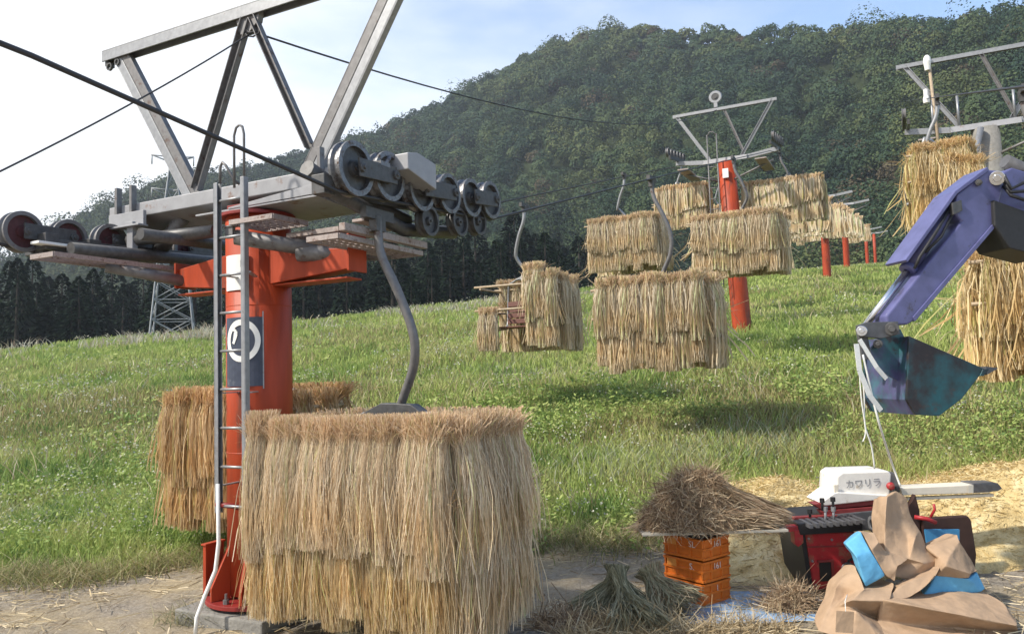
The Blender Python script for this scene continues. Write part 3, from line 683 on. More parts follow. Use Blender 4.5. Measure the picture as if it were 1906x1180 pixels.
def ring_sign(par, a_mid, z_mid, r0, r1):
    b = MB(); n = 40; vs = []; fs = []
    for i in range(n):
        t_ = 2*math.pi*i/n
        for rr in (r0, r1):
            for rad in (.2475, .2515):
                a = a_mid+rr*math.cos(t_)/.2475; vs.append((math.cos(a)*rad, math.sin(a)*rad, z_mid+rr*1.12*math.sin(t_)))
    for i in range(n):
        o_, p_ = i*4, ((i+1) % n)*4
        fs += [(o_+1, p_+1, p_+3, o_+3), (o_, o_+2, p_+2, p_), (o_, p_, p_+1, o_+1), (o_+2, o_+3, p_+3, p_+2)]
    return b.add(vs, fs).build('ring_emblem', M_WHITE, par)
ring_sign(navy, aC-R_(30), 1.99, .100, .138)
bent_strokes('inner_mark', [[(-.07, .085), (-.045, .07), (-.04, .05), (-.05, .02), (-.07, -.02)], [(-.05, .06), (-.06, .0)]], aC-R_(30), 1.99, .022, M_WHITE, navy, .2500)
bent_plate('sheet_edge', aC+R_(5), aC+R_(7), 1.64, 2.2, M_GALV, .2445)
b = MB(); b.lathe((-.21, -.05, 2.02), (-.75, -.62, 0), [(.001, 0), (.15, 0), (.155, .01), (.15, .02), (.001, .02)], 36); disc = b.build('round_sign', M_WHITE, tower)
b = MB(); b.beam((-.20, -.04, 2.02), (-.02, .0, 2.02), .05, .05); b.build('sign_bracket', M_GALVD, disc)

# ------------------------------------------------------------------ ropes
def rope_z(u):
    return float(np.interp(u, [-4, UT-2.7, UT-.7, UT+1.2, 10.5, 16.5, 22.3, 31, 40.8, 55, 82, 110], [3.22, 3.02, 2.82, 2.955, 4.35, 6.02, 7.62, 8.75, 10.15, 12.0, 15.0, 18.0]))
def rope(name, v, label, zo=0.):
    us = np.concatenate([np.linspace(-4, UT-.8, 14), np.linspace(UT-.7, UT+1.2, 10), np.linspace(UT+1.4, 108, 60)])
    pts = [L(u, v, rope_z(u)+zo) for u in us]
    b = MB(); b.tube(pts, [.0125]*24+[.0095]*(len(pts)-24), 8); tag(b.build(name, M_CABLE, None), label, 'cable')
VR, VL = VT+SR, VT-SR
rope('haul_rope', VR, 'thick dark haul rope running under the large wheels right of the near orange tower')
b = MB(); us = np.concatenate([np.linspace(-4, UT+1.2, 24), np.linspace(UT+1.4, 108, 60)])
b.tube([L(u, VL, rope_z(u)-(.14 if u < UT+1.5 else .05)) for u in us], .0125, 8); tag(b.build('haul_rope', M_CABLE, None), 'dark haul rope under the maroon wheels left of the near orange tower', 'cable')

# ------------------------------------------------------------------ further towers of this lift and the grey one of the next lift
def far_tower(px, d, ztop_off, label, mat_pole, rp=.25, full=True, lean=0.05, base=None, cross=1.45, lamp=None, ruv=None):
    q = P(px, 600, d) if ruv is None else L(*ruv, 0); gz = Hz(q[0], q[1])
    t = thing('lift_tower', label, 'lift tower', (q[0], q[1], gz), -AZ, 'chairlift towers')
    ht = ztop_off-gz
    lx = lambda z: (-lean*z*.75, -lean*z*.6)
    b = MB(); zs_ = [-.3, 0, ht*.5, ht]; b.tube([(*lx(z), z) for z in zs_], [rp*1.05, rp*1.05, rp, rp*.95], 24); b.build('pole', mat_pole, t)
    ox, oy = lx(ht)
    b = MB(); b.hexa([(ox-.60, oy-.16, ht-.02), (ox+.60, oy-.16, ht-.02), (ox+.60, oy+.16, ht+.06), (ox-.60, oy+.16, ht+.06), (ox-.60, oy-.14, ht+.10), (ox+.6, oy-.14, ht+.10), (ox+.6, oy+.14, ht+.14), (ox-.6, oy+.14, ht+.14)]); b.build('girder', M_GIRD, t, .004)
    for s_ in (-1, 1):
        b = MB(); b.beam((ox+s_*.58, oy, ht+.06), (ox+s_*1.42, oy, ht+.16), .10, .12); b.build('girder_arm', M_GALV, t)
        b = MB(); b.tube([(ox+s_*.2, oy-.1, ht-.55), (ox+s_*1.3, oy-.1, ht-.15)], .03, 6); b.build('strut', M_GALVD, t)
        if full:
            bb = MB(); bb.beam((ox+s_*1.35, oy-.95, ht+.12), (ox+s_*1.35, oy+.95, ht+.40), .05, .10); tr = bb.build('sheave_beam', M_IRON, t)
            for k in range(6):
                rb, db = MB(), MB(); y_ = -.85+k*.34; wheel(rb, db, (ox+s_*1.42, oy+y_, ht+.16+.147*(y_+.95)*1.0+.12), .13, .07); rb.add(db.v, db.f); rb.build('sheave', M_GALVD, t, smooth=False)
            bb = MB(); bb.box((ox+s_*1.05, oy, ht-.22), (.3, 1.5, .03)); bb.build('walkway', M_GRATE, t)
        if not full: continue
        b = MB(); b.channel((ox+s_*.45, oy, ht+.12), (ox+s_*1.35, oy, ht+1.55), .09, .05, .012, (0, -1, 0)); b.build('frame_leg', M_GALV, t)
    if not full: return t, ox, oy, ht
    b = MB(); b.channel((ox-cross, oy, ht+1.58), (ox+cross, oy, ht+1.58), .09, .07, .012, (0, 0, -1)); b.build('top_beam', M_GALV, t)
    for p_, q_ in (((ox+.02, oy, ht+1.52), (ox+.52, oy, ht+.16)),):
        b = MB(); b.channel(p_, q_, .07, .04, .01, (0, -1, 0)); b.build('brace', M_GALVD, t)
    if lamp is not None:
        b = MB(); b.lathe((ox+lamp, oy-.06, ht+1.90), (0, 1, 0), [(.11, 0), (.17, 0), (.19, .03), (.17, .06), (.11, .06), (.11, 0)], 28); b.box((ox+lamp, oy-.03, ht+1.67), (.10, .06, .14)); lp = b.build('telephone_pulley', M_GALV, t)
        b = MB(); b.lathe((ox+lamp, oy-.05, ht+1.90), (0, 1, 0), [(.001, 0), (.115, .0), (.115, .03), (.001, .03)], 24); b.lathe((ox+lamp, oy-.075, ht+1.9), (0, 1, 0), [(.001, 0), (.05, 0), (.05, .03), (.001, .03)], 16); b.build('hub_disc', M_IRON, lp)
    if lamp is not None:
        b = MB()
        for s_ in (-.62, -.36): b.tube([(ox+s_-.1+.3, oy-.36, ht+.75), (ox+s_-.1+.3, oy-.36, -.0+1.2)], .018, 6)
        for k in range(12): b.tube([(ox-.42, oy-.36, 1.3+k*.3), (ox-.16, oy-.36, 1.3+k*.3)], .012, 6)
        b.tube([(ox-.42, oy-.36, ht+.7), (ox-.35, oy-.36, ht+.82), (ox-.25, oy-.36, ht+.82), (ox-.16, oy-.36, ht+.7)], .016, 6); b.build('ladder', M_GALVD, t)
        b = MB(); b.box((ox+.02, oy-.27, ht-.38), (.16, .02, .26)); b.build('number_plate', M_WHITE, t)
    return t, ox, oy, ht
far_tower(1381, 21.7, 7.42, 'second orange chairlift tower up the slope with a ring pulley on its crossbar', M_ORANGE, .25, lamp=-.20)
far_tower(1545, 39.5, 10.1, 'thicker of the two slim orange tower posts below the distant straw', M_ORANGE, .19, False, .0)
far_tower(1583, 46.0, 11.0, 'thinner right-hand of the two slim orange tower posts below the distant straw', M_ORANGE, .17, False, .0)
far_tower(1622, 74, 14.2, 'left of the two tiny orange tower posts at the top of the meadow', M_ORANGE, .16, False, .0)
far_tower(1637, 86, 15.8, 'right of the two tiny orange tower posts at the top of the meadow', M_ORANGE, .16, False, .0)
t2, ox2, oy2, ht2 = far_tower(1868, 15.2, 6.22, 'grey chairlift tower half hidden behind the blue excavator arm', M_CONC, .26, True, 0.02, cross=1.50)
b = MB(); b.tube([(ox2-.80, oy2-.1, ht2-.9), (ox2-.90, oy2-.1, ht2+1.5)], .03, 8); mst = b.build('mast', M_POLE, t2)
b = MB(); b.lathe((ox2-.93, oy2-.12, ht2+1.28), (0, 0, 1), [(.001, .06), (.05, .06), (.06, .15), (.075, .24), (.065, .32), (.03, .37), (.001, .37)], 16); b.build('lamp_head', M_WHITE, mst)
b = MB(); b.lathe((ox2-.99, oy2-.12, ht2+.62), (0, 0, 1), [(.001, .05), (.055, .05), (.065, .12), (.045, .2), (.045, .33), (.001, .35)], 14); b.build('insulator', M_WHITE, mst)
b = MB(); b.tube([(ox2-.10, oy2-.32, ht2-.05), (ox2-.48, oy2-.5, ht2-1.6)], .06, 10); b.build('stay_tube', M_GALV, t2)
for s_ in (-.9, -.45, .5):
    b = MB(); b.tube([(ox2+s_, oy2-.1, ht2+.1), (ox2+s_, oy2-.1, ht2+.72)], .025, 7); b.build('upright_rod', M_GALV, t2)

# telephone wire strung over the tower tops
b = MB(); A_ = np.array(L(UT-.1, VT+.06, 4.34)); q = L(-.6, VT+.06, 2.2)
u1, v1 = UT-2.2, VT+.06; e0 = P(0, 295, 1.0)-CAM
k = (v1-UV(CAM)[1])/(e0[0]*CV[0]+e0[1]*CV[1]); E0 = CAM+e0*k; dirv = (E0-A_)
pts = [A_+dirv*s_+np.array([0, 0, -.22*4*s_/1.6*(1-s_/1.6)*.35]) for s_ in np.linspace(0, 1.35, 16)]+[A_+dirv*1.35+dirv*np.array([1, 1, .25])*k_ for k_ in (.6, 1.6, 2.8, 4.0)]
b.tube(pts, .006, 6)
qt = P(1334, 205, 21.6); pts = [A_*(1-s_)+qt*s_+np.array([0, 0, -.55*4*s_*(1-s_)]) for s_ in np.linspace(0, 1, 30)]
b.tube(pts, .008, 6); tag(b.build('telephone_wire', M_CABLE, None), 'thin twisted wire strung from the peak of the near tower frame to the next tower', 'wire')
# ------------------------------------------------------------------ sheaves of rice straw
S_PAL = [(.45, .325, .21), (.62, .485, .325), (.74, .605, .425), (.80, .685, .51), (.85, .755, .60)]
S_GOLD = [(.42, .29, .14), (.60, .45, .23), (.72, .57, .32), (.79, .66, .41), (.84, .73, .50)]
S_PALE = [(.42, .32, .20), (.60, .48, .32), (.72, .60, .42), (.79, .68, .51), (.85, .76, .60)]
def sheaf_mesh(name, seed, n, wd, pal, Lh=.70, stub=.17, messy=1.0, K=7):
    g = np.random.default_rng(seed)
    a = g.uniform(0, 2*math.pi, n); q = np.sqrt(g.random(n)); ln = Lh*(1-.22*g.random(n)**2.0); st = stub*g.uniform(.55, 1.15, n)
    zf = np.array([1.0, 0.45, 0, -.16, -.42, -.75, -1.0]); z = np.where(zf[None] > 0, zf[None]*st[:, None], zf[None]*ln[:, None])
    rad = np.array([.120, .096, .078, .088, .094, .096, .094])[None]*q[:, None]
    rad = rad+np.abs(g.normal(0, .006*messy, (n, 1)))*np.array([1.6, .5, .1, .5, .8, 1.1, 1.5])[None]
    aa = a[:, None]+g.normal(0, .10*messy, (n, K)); 
    x = np.cos(aa)*rad*1.05; y = np.sin(aa)*rad*.85-.05*np.array([-.3, .1, .6, 1, 1.0, .95, .85])[None]
    sway = g.normal(0, .009*messy, n)[:, None]*np.linspace(-.5, 1.6, K)[None]; x = x+sway
    fly = g.random(n) < .05*messy
    x = x+np.where(fly, g.normal(0, .09, n), 0)[:, None]*np.array([1., .3, 0, .1, .45, .8, 1.1])[None]
    y = y-np.where(fly, np.abs(g.normal(0, .06, n)), 0)[:, None]*np.array([.6, .2, 0, .2, .6, .8, .8])[None]
    bow = g.normal(0, .016*messy, (n, 1))*np.sin(np.linspace(0, 3.1, K))[None]; x = x+bow; x = x+g.normal(0, .0075*messy, (n, K)); y = y+g.normal(0, .0055*messy, (n, K))
    tf = (g.random(n) < .16)[:, None]*g.normal(0, .045*messy, (n, 1))*np.array([1.3, .5, 0, 0, 0, 0, 0])[None]; x = x+tf; y = y-np.abs(tf)*.7; z = z-np.abs(tf)*.5*(zf[None] > .9)
    W = wd*g.uniform(.55, 1.35, n)[:, None]*np.array([1, 1, .9, 1, 1.15, 1.6, 1.0])[None]
    c = palette(pal, np.clip(.5+.34*g.normal(size=n), 0, 1))[:, None, :]*np.ones((1, K, 1))
    c[:, 0:2] *= np.array([.93, .83, .74]); c[:, 5] *= np.array([1.0, .93, .80])
    gr = g.random(n) < .10; c[gr] = c[gr]*np.array([.80, .95, .70])
    return quads_mesh(name, *ribbons(np.stack([x, y, z], -1), W, c, g=g))
def tie_ring(mesh_seed):
    b = MB(); g = np.random.default_rng(mesh_seed)
    b.tube([(math.cos(t_)*.058, math.sin(t_)*.047-.02, .045+.006*g.normal()) for t_ in np.linspace(0, 2*math.pi, 15)], .007, 5, False); return b
SH = {}
def bank(key, n, count, wd, pal, **k):
    L_ = []
    for i in range(count):
        me = sheaf_mesh('straw_sheaf', 100+len(SH)*10+i, n, wd, pal, **k); me.materials.append(M_STRAW); L_.append(me)
    SH[key] = L_
bank('nearlow', 2300, 4, .0029, [(.45, .31, .17), (.62, .46, .26), (.74, .58, .34), (.80, .66, .43), (.84, .73, .52)]); bank('near', 2600, 5, .0028, S_PAL); bank('back', 360, 3, .008, S_PAL); bank('mid', 420, 4, .0085, S_PALE); bank('far', 110, 3, .027, S_PALE); bank('gold', 480, 4, .0075, S_GOLD, messy=1.6)
bank('amber', 520, 3, .0062, [(.42, .27, .14), (.60, .42, .23), (.71, .53, .31), (.78, .62, .40)])
def sheaf(M4, key, lx, ly, lz, rot, label, group, sc=1.0, sz=1.0, sy=None):
    o = bpy.data.objects.new('straw_sheaf', random.choice(SH[key])); COL.objects.link(o)
    o.matrix_world = M4 @ Matrix.Translation((lx, ly, lz)) @ Matrix.Rotation(rot, 4, 'Z') @ Matrix.Diagonal((sc, sc if sy is None else sy, sz, 1))
    tag(o, label, 'straw sheaf', group)

# ------------------------------------------------------------------ chairs and their racks of straw
def chair(u, v, ztop, side, label, hang, far=False, rot=0., width=.80, shift=0., sag=.0):
    """local x across the lift (towards the right-hand rope), y uphill, z up from the bottom of the straw"""
    c = L(u, v+shift, ztop-1.34); t = thing('chairlift_chair', label, 'chairlift chair', c, -AZ+rot, 'chairs of the lift')
    n = 6 if far else 10; xr = -shift
    b = MB(); y0 = .18; hz_ = 1.32+hang
    pts = [(xr, 0, hz_), (xr+side*.02, 0, hz_-.25), (xr+side*.13, .02, hz_-.50), (xr+side*.22, .06, hz_-.78), (xr+side*.20, .10, 1.32+hang*.24), (xr+side*.08, .15, 1.36+.06), (0, y0, 1.30)]
    sp = []
    P_ = [np.array(p) for p in pts]
    for i in range(len(P_)-1):
        p0, p1, p2, p3 = P_[max(i-1, 0)], P_[i], P_[i+1], P_[min(i+2, len(P_)-1)]
        for s_ in np.linspace(0, 1, 5)[:-1]:
            sp.append(.5*((2*p1)+(-p0+p2)*s_+(2*p0-5*p1+4*p2-p3)*s_*s_+(-p0+3*p1-3*p2+p3)*s_**3))
    sp.append(P_[-1]); b.tube(sp, .030, 8 if far else 12); b.build('hanger', M_GALVD if side > 0 else M_GALV, t)
    b = MB(); b.box((xr, 0, hz_), (.05, .30, .07)); b.box((xr, 0, hz_-.06), (.06, .10, .10)); b.build('grip', M_IRON, t)
    if far: 
        for z_ in (1.15, .75):
            b = MB(); b.tube([(-width-.08, -.32, z_), (width+.08, -.32, z_)], .02, 5); b.build('pole', M_POLE, t)
        return t, Matrix(WM[t.name])
    b = MB(); b.prism([(-.30, y0-.05, 1.285), (.26, y0-.05, 1.285), (.14, y0-.05, 1.36), (-.1, y0-.05, 1.37)], (0, .10, 0)); b.build('hanger_plate', M_IRON if side > 0 else M_GALV, t, .004)
    for s_ in (-1, 1):
        b = MB(); b.tube([(0, y0, 1.30), (s_*.30, y0+.02, 1.29), (s_*.46, y0+.05, 1.22), (s_*.50, y0+.10, 1.05), (s_*.50, .24, .60), (s_*.50, .18, .45), (s_*.50, -.20, .42), (s_*.50, -.26, .44)], .018, 8); b.build('side_frame', M_GALV, t)
        b = MB(); b.tube([(s_*.52, .20, .72), (s_*.52, -.22, .70), (s_*.52, -.25, .62), (s_*.51, -.22, .44)], .014, 7); b.build('armrest', M_IRON, t)
    b = MB()
    for k in range(5): b.box((0, -.18+k*.085, .46), (.98, .07, .022))
    b.build('seat', M_SLAT, t, .003)
    b = MB()
    for k in range(4): b.box((0, .205+k*.012, .58+k*.10), (.98, .02, .082), (np.array([1, 0, 0]), np.array([0, .99, -.12]), np.array([0, .12, .99])))
    b.build('backrest', M_SLAT, t, .003)
    for y_ in (-.32, .40):
        for z_ in (1.15, .75):
            b = MB(); b.tube([(-width-.12, y_, z_+.004), (width+.02, y_, z_)], .019, 8); b.build('pole', M_POLE, t)
    for z_ in (1.12, .72):
        for s_ in (-1, 1):
            b = MB(); b.tube([(s_*width, -.34, z_), (s_*width, .44, z_)], .017, 8); b.build('cross_pole', M_POLE, t)
    return t, Matrix(WM[t.name])
def rack(M4, key, who, group, nf=10, nb=9, ne=3, width=.80, backkey=None, front=(0, 99), lower=True, up=0., endleft=0, tall=1.0):
    pit = 2*width/nf
    for tier, z_, y_ in (('upper', 1.15, -.37), ('lower', .75, -.31)):
        if tier == 'lower' and not lower: continue
        for i in range(nf):
            if not front[0] <= i < front[1]: continue
            sheaf(M4, 'nearlow' if key == 'near' and tier == 'lower' else key, -width+pit*(i+.5)+random.uniform(-.02, .02), y_+random.uniform(-.015, .015), z_+up+random.uniform(-.012, .012), random.uniform(-.25, .25),
                  f'straw sheaf in the {tier} front row of {who}', group, pit/.178*random.uniform(.90, 1.08), random.uniform(.86, 1.10)*tall, random.uniform(.95, 1.1))
        for i in range(nb):
            p2 = 2*width/nb
            sheaf(M4, backkey or key, -width+p2*(i+.5)+random.uniform(-.02, .02), .42, z_+random.uniform(-.01, .01), math.pi+random.uniform(-.25, .25),
                  f'straw sheaf in the {tier} back row of {who}', group, p2/.17, 1, 1.1)
        for sgn, ne_ in ((1, ne), (-1, endleft)):
            for i in range(ne_):
                sheaf(M4, key, sgn*(width-.015), -.31+.70/max(ne_, 2)*(i+.5)+random.uniform(-.02, .02), z_-.02+random.uniform(-.02, .02), sgn*math.pi/2+random.uniform(-.2, .2),
                      f'{tier} straw sheaf over the {"right" if sgn > 0 else "left"} end of {who}', group, 1.15*random.uniform(.95, 1.1), random.uniform(.95, 1.05))
# right-hand rope, nearest first
t, M4 = chair(4.17, VT+1.26, 1.49, 1, 'nearest chairlift chair, buried in straw in front of the orange tower', 1.30, shift=0, width=.74)
rack(M4, 'near', 'the big nearest rack', 'straw sheaves on the nearest rack', 10, 5, 4, .74, 'back', endleft=2)
t, M4 = chair(10.45, VR-.06, 2.98, 1, 'chair under a wide two-tier straw rack in the middle of the meadow', 1.36, width=.72)
rack(M4, 'mid', 'the wide mid-meadow rack', 'straw sheaves on the mid-meadow rack', 9, 3, 2, .72)
t, M4 = chair(16.46, VR-.05, 4.86, 1, 'straw-covered chair hanging in front of the second orange tower', 1.18, width=.85)
rack(M4, 'mid', 'the rack before the second tower', 'straw sheaves in front of the second tower', 9, 3, 2, .85)
t, M4 = chair(22.9, VR+.05, 6.90, 1, 'straw-covered chair just right of the second orange tower', .80, far=False, width=1.05)
rack(M4, 'far', 'the rack right of the second tower', 'straw sheaves right of the second tower', 8, 0, 1, 1.05)
# left-hand rope
t, M4 = chair(5.62, VL, 1.66, -1, 'straw-hung chair standing low behind the foot of the near tower', 1.22, width=.74)
rack(M4, 'amber', 'the low rack behind the near tower', 'straw sheaves behind the near tower', 8, 3, 2, .74, endleft=2)
t, M4 = chair(11.81, VL, 3.34, -1, 'half-filled chair with bare brown slats and poles showing', 1.20, width=.72)
rack(M4, 'mid', 'the half-filled rack', 'straw sheaves on the half-filled rack', 8, 6, 2, .72, front=(5, 8), up=.03)
for i_ in range(2): sheaf(M4, 'mid', -.66+.15*i_, -.30, .66, .1, 'straw sheaf at the low left of the half-filled rack', 'straw sheaves on the half-filled rack', .95, .85)
for i_ in range(2): sheaf(M4, 'mid', .22+.17*i_, -.36, 1.33, .05, 'straw sheaf standing proud on top of the half-filled rack', 'straw sheaves on the half-filled rack', .95, .9)
t, M4 = chair(17.22, VL, 5.22, -1, 'straw-covered chair hanging before the dark trees, left of the second tower', 1.02, width=.80)
rack(M4, 'mid', 'the rack before the dark trees', 'straw sheaves before the dark trees', 9, 3, 2)
t, M4 = chair(22.57, VL, 7.02, -1, 'straw-covered chair just left of the second orange tower', .72, width=.74)
rack(M4, 'far', 'the rack left of the second tower', 'straw sheaves left of the second tower', 7, 0, 1, .74)
# far chairs beyond the second tower
k = 0
for (u, v, key, who) in ((29.2, VR, 1, 'first right-hand rack beyond the second tower'), (33.5, VL, -1, 'first left-hand rack beyond the second tower'), (35.2, VR, 1, 'second right-hand rack beyond the second tower'), (39.0, VL, -1, 'second left-hand rack beyond the second tower'),
                         (42.5, VR, 1, 'third right-hand rack beyond the second tower'), (46.5, VL, -1, 'third left-hand rack beyond the second tower'), (52, VR, 1, 'fourth right-hand rack beyond the second tower'), (57, VL, -1, 'fourth left-hand rack beyond the second tower'), (26.6, VL+.3, -1, 'rack directly behind the second tower'), (37.8, VR, 1, 'right-hand rack amid the far cluster'), (43, VL, -1, 'left-hand rack amid the far cluster'), (48, VR, 1, 'right-hand rack just behind the far cluster'), (64, VR, 1, 'farthest straw rack up the lift')):
    t, M4 = chair(u, v, rope_z(u)-1.15, key, f'tiny straw-hung chair, {who}', 1.15, far=True, width=.85)
    rack(M4, 'far', who, 'straw sheaves on the far racks', 4, 0, 0, .85, lower=False, tall=1.5)
# second lift on the right: two racks of golden straw
RZ = R_(3)
q = P(1925, 450, 7.5); u_, v_ = UV(q)
t, M4 = chair(u_, v_, q[2], 1, 'chair buried in tall golden straw behind the hanging excavator bucket', 1.5, width=.46)
rack(M4, 'gold', 'the golden rack behind the bucket', 'golden straw sheaves behind the bucket', 5, 2, 2, .46, endleft=2)
q = P(1750, 270, 12.0); u_, v_ = UV(q)
t, M4 = chair(u_, v_, q[2], -1, 'chair with messy golden straw up beside the grey tower', .75, width=.36)
rack(M4, 'gold', 'the messy rack by the grey tower', 'golden straw sheaves beside the grey tower', 4, 2, 2, .36, endleft=2)
for i_ in range(3): sheaf(M4, 'gold', .10+.15*i_, -.46, .90-.03*i_, .2*i_-.2, 'golden straw sheaf slung low in front of the messy rack by the grey tower', 'golden straw sheaves beside the grey tower', 1.1, .95)
bu = np.linspace(-6, 60, 40); u2, v2 = UV(P(1750, 270, 12.0)); z2 = q[2]+.75
b = MB(); b.tube([L(u_2, v2, z2+(u_2-u2)*.30) for u_2 in bu], .009, 6); tag(b.build('haul_rope', M_CABLE, None), 'haul rope of the next lift over the golden straw racks', 'cable')
# ------------------------------------------------------------------ excavator reaching in from the right
M_BLUE = mat('excavator_blue', (.098, .10, .225), .42, var=.2, vscale=4, rust=.38, rustcol=(.055, .05, .075), coat=.1)
M_BUCK = mat('worn_bucket_steel', (.022, .095, .115), .45, .35, var=.3, vscale=2.2, col2=(.030, .026, .030), rust=.42, rustcol=(.075, .045, .04))
M_BUCKIN = mat('bucket_paint', (.070, .070, .15), .5, .1, var=.3, vscale=4, col2=(.04, .13, .15), rust=.40, rustcol=(.05, .045, .05))
M_CHROME = mat('chrome_rod', (.60, .60, .62), .22, .95, var=.05)
M_GREY = mat('machine_grey', (.10, .10, .105), .5, .2, var=.2, vscale=8)
EA = R_(8); EX = np.array([math.cos(EA), math.sin(EA), 0]); EN = np.array([-math.sin(EA), math.cos(EA), 0])   # plane of the arm, and away from the camera
E0 = P(1720, 500, 5.35)
def onp(px, py, off=0.):
    d = P(px, py, 1.0)-CAM; k = (float((E0+EN*off-CAM)@EN))/float(d@EN); return CAM+d*k
bx = onp(2250, 770, .13)+np.array([-.25, -.25, 0]); bz = Hz(bx[0], bx[1])
exc = thing('excavator', 'blue excavator whose arm and worn teal bucket hang in from the right edge', 'excavator', (bx[0], bx[1], bz))
def eprism(name, pts, off, th, m_, bev=.006, par=None):
    b = MB(); b.prism([onp(x_, y_, off) for x_, y_ in pts], EN*th); return b.build(name, m_, par or exc, bev, world=par is None)
arm = eprism('arm', [(1862, 318), (1868, 345), (1850, 424), (1704, 596), (1690, 604), (1652, 606), (1650, 588), (1790, 412), (1776, 396), (1782, 362), (1838, 316)], .0, .20, M_BLUE, .012)
eprism('arm_flange', [(1838, 311), (1842, 317), (1782, 361), (1690, 488), (1685, 484), (1778, 356)], -.015, .23, M_BLUE, .004)
eprism('arm_rib', [(1700, 590), (1704, 598), (1852, 424), (1848, 418)], -.012, .225, M_BLUE, .003)
b = MB(); b.tube([onp(1778, 372, .10), onp(1692, 498, .10)], .050, 18); b.tube([onp(1694, 496, .10), onp(1688, 505, .10)], .058, 18); b.build('bucket_cylinder', M_BLUE, exc, world=True)
b = MB(); b.tube([onp(1692, 500, .10), onp(1606, 612, .10)], .024, 14); b.build('piston_rod', M_CHROME, exc, world=True)
b = MB(); b.tube([onp(1770, 384, .03), onp(1745, 428, -.02), onp(1712, 478, -.02), onp(1702, 500, .0)], .011, 7); b.tube([onp(1776, 392, .02), onp(1752, 440, -.02), onp(1722, 470, -.01)], .010, 7); b.build('hydraulic_hose', M_RUBBER, exc, world=True)
eprism('hose_guard', [(1772, 378), (1790, 372), (1792, 392), (1775, 400)], -.02, .03, M_IRON, .003)
for x_, y_, r_ in ((1856, 332, .05), (1822, 340, .022), (1604, 616, .035), (1660, 612, .045), (1634, 640, .03)):
    b = MB(); b.tube([onp(x_, y_, -.035), onp(x_, y_, .26)], r_, 16); b.tube([onp(x_, y_, -.05), onp(x_, y_, -.03)], r_*.55, 6); b.build('pivot_pin', M_CHROME if r_ in (.05, .035) else M_IRON, exc, .003, world=True)
for off in (-.012, .175):
    eprism('bell_crank', [(1596, 606), (1612, 600), (1672, 598), (1676, 622), (1640, 630), (1604, 626)], off, .03, M_BLUE if off > 0 else M_GREY, .004)
    eprism('tipping_link', [(1596, 610), (1612, 608), (1624, 668), (1606, 670)], off+.035, .03, M_GREY, .004)
# bucket: near side plate, far side plate, curved shell between them, cutting edge and teeth
side = [(1692, 625), (1832, 686), (1818, 706), (1790, 742), (1748, 774), (1704, 772), (1688, 744)]
bk = eprism('bucket', side, -.02, .022, M_BUCK, .004)
s2 = [onp(x_, y_, -.02) for x_, y_ in side]; BW = .50
b = MB()
b.prism([p+EN*BW for p in s2], EN*.022)
b.build('bucket_side', M_BUCK, exc, .004, world=True)
b = MB(); shell = [onp(x_, y_, .0) for x_, y_ in [(1832, 686), (1818, 706), (1790, 742), (1748, 774), (1704, 772), (1688, 744), (1690, 690), (1692, 626)]]
cen = sum(shell)/len(shell)
for p_, q_ in zip(shell[:-1], shell[1:]):
    pi, qi = p_+norm(cen-p_)*.014, q_+norm(cen-q_)*.014
    b.hexa([p_, q_, qi, pi, p_+EN*(BW-.02), q_+EN*(BW-.02), qi+EN*(BW-.02), pi+EN*(BW-.02)])
b.build('bucket_shell', M_BUCKIN, exc, world=True)
b = MB(); e_, e2 = onp(1830, 687, -.03), onp(1824, 700, -.03); b.hexa([e_, e2, e2+EX*.03, e_+EX*.05, e_+EN*.56, e2+EN*.56, e2+EN*.56+EX*.03, e_+EN*.56+EX*.05]); b.build('cutting_edge', M_BUCK, exc, .003, world=True)
for k in range(4):
    o_ = EN*(-.02+k*.165); e_ = onp(1832, 688, 0)+o_; b = MB()
    tip = onp(1857, 686, 0)+o_; b.hexa([e_+np.array([0, 0, .022]), e_+np.array([0, 0, -.035]), e_+EN*.06+np.array([0, 0, -.035]), e_+EN*.06+np.array([0, 0, .022]), tip+EN*.02+np.array([0, 0, .006]), tip+EN*.02, tip+EN*.04, tip+EN*.04+np.array([0, 0, .006])]); b.build('tooth', M_GREY, exc, world=True)
for off in (.10, .30):
    eprism('bucket_ear', [(1690, 640), (1690, 720), (1640, 690), (1612, 660), (1640, 626), (1676, 612)], off, .022, M_BUCKIN, .003)
# boom, house, tracks (mostly outside the frame)
boom = [onp(*c, .02) for c in ((1852, 330), (1884, 312), (1960, 335), (2120, 470), (2262, 720), (2270, 800), (2225, 800), (2060, 545), (1935, 455), (1866, 420))]
b = MB(); b.prism(boom, EN*.22); b.build('boom', M_BLUE, exc, .01, world=True)
b = MB(); b.prism([onp(*c, -.03) for c in ((1850, 372), (1906, 392), (1985, 470), (1950, 480), (1880, 462), (1852, 420))], EN*.30); b.build('boom_shade', M_RUBBER, exc, .008, world=True)  # black block added to paint in the shade under the boom
b = MB(); b.tube([onp(1870, 300, .12), onp(1998, 362, .12)], .05, 14); b.build('arm_cylinder', M_GREY, exc, world=True)
b = MB()
for k in range(3): b.tube([onp(1868, 326+k*10, -.05+k*.03), onp(1882, 352+k*6, -.09), onp(1906, 340+k*16, -.08), onp(1960, 350+k*14, -.06)], .013, 8)
b.build('hydraulic_hoses', M_RUBBER, exc, world=True)
b = MB(); b.box((.75, .25, 1.05), (1.3, 1.3, .70)); b.box((.20, .16, 1.1), (.30, .10, .55)); b.box((.20, .44, 1.1), (.30, .10, .55)); b.build('house', M_BLUE, exc, .04)
b = MB(); b.box((.65, .25, .64), (.9, .9, .14)); b.build('turntable', M_IRON, exc)
b = MB(); b.box((.85, .45, 1.95), (.9, .8, 1.08)); b.box((.85, .45, 2.53), (1.0, .9, .06)); b.build('cab', M_GREY, exc, .03)
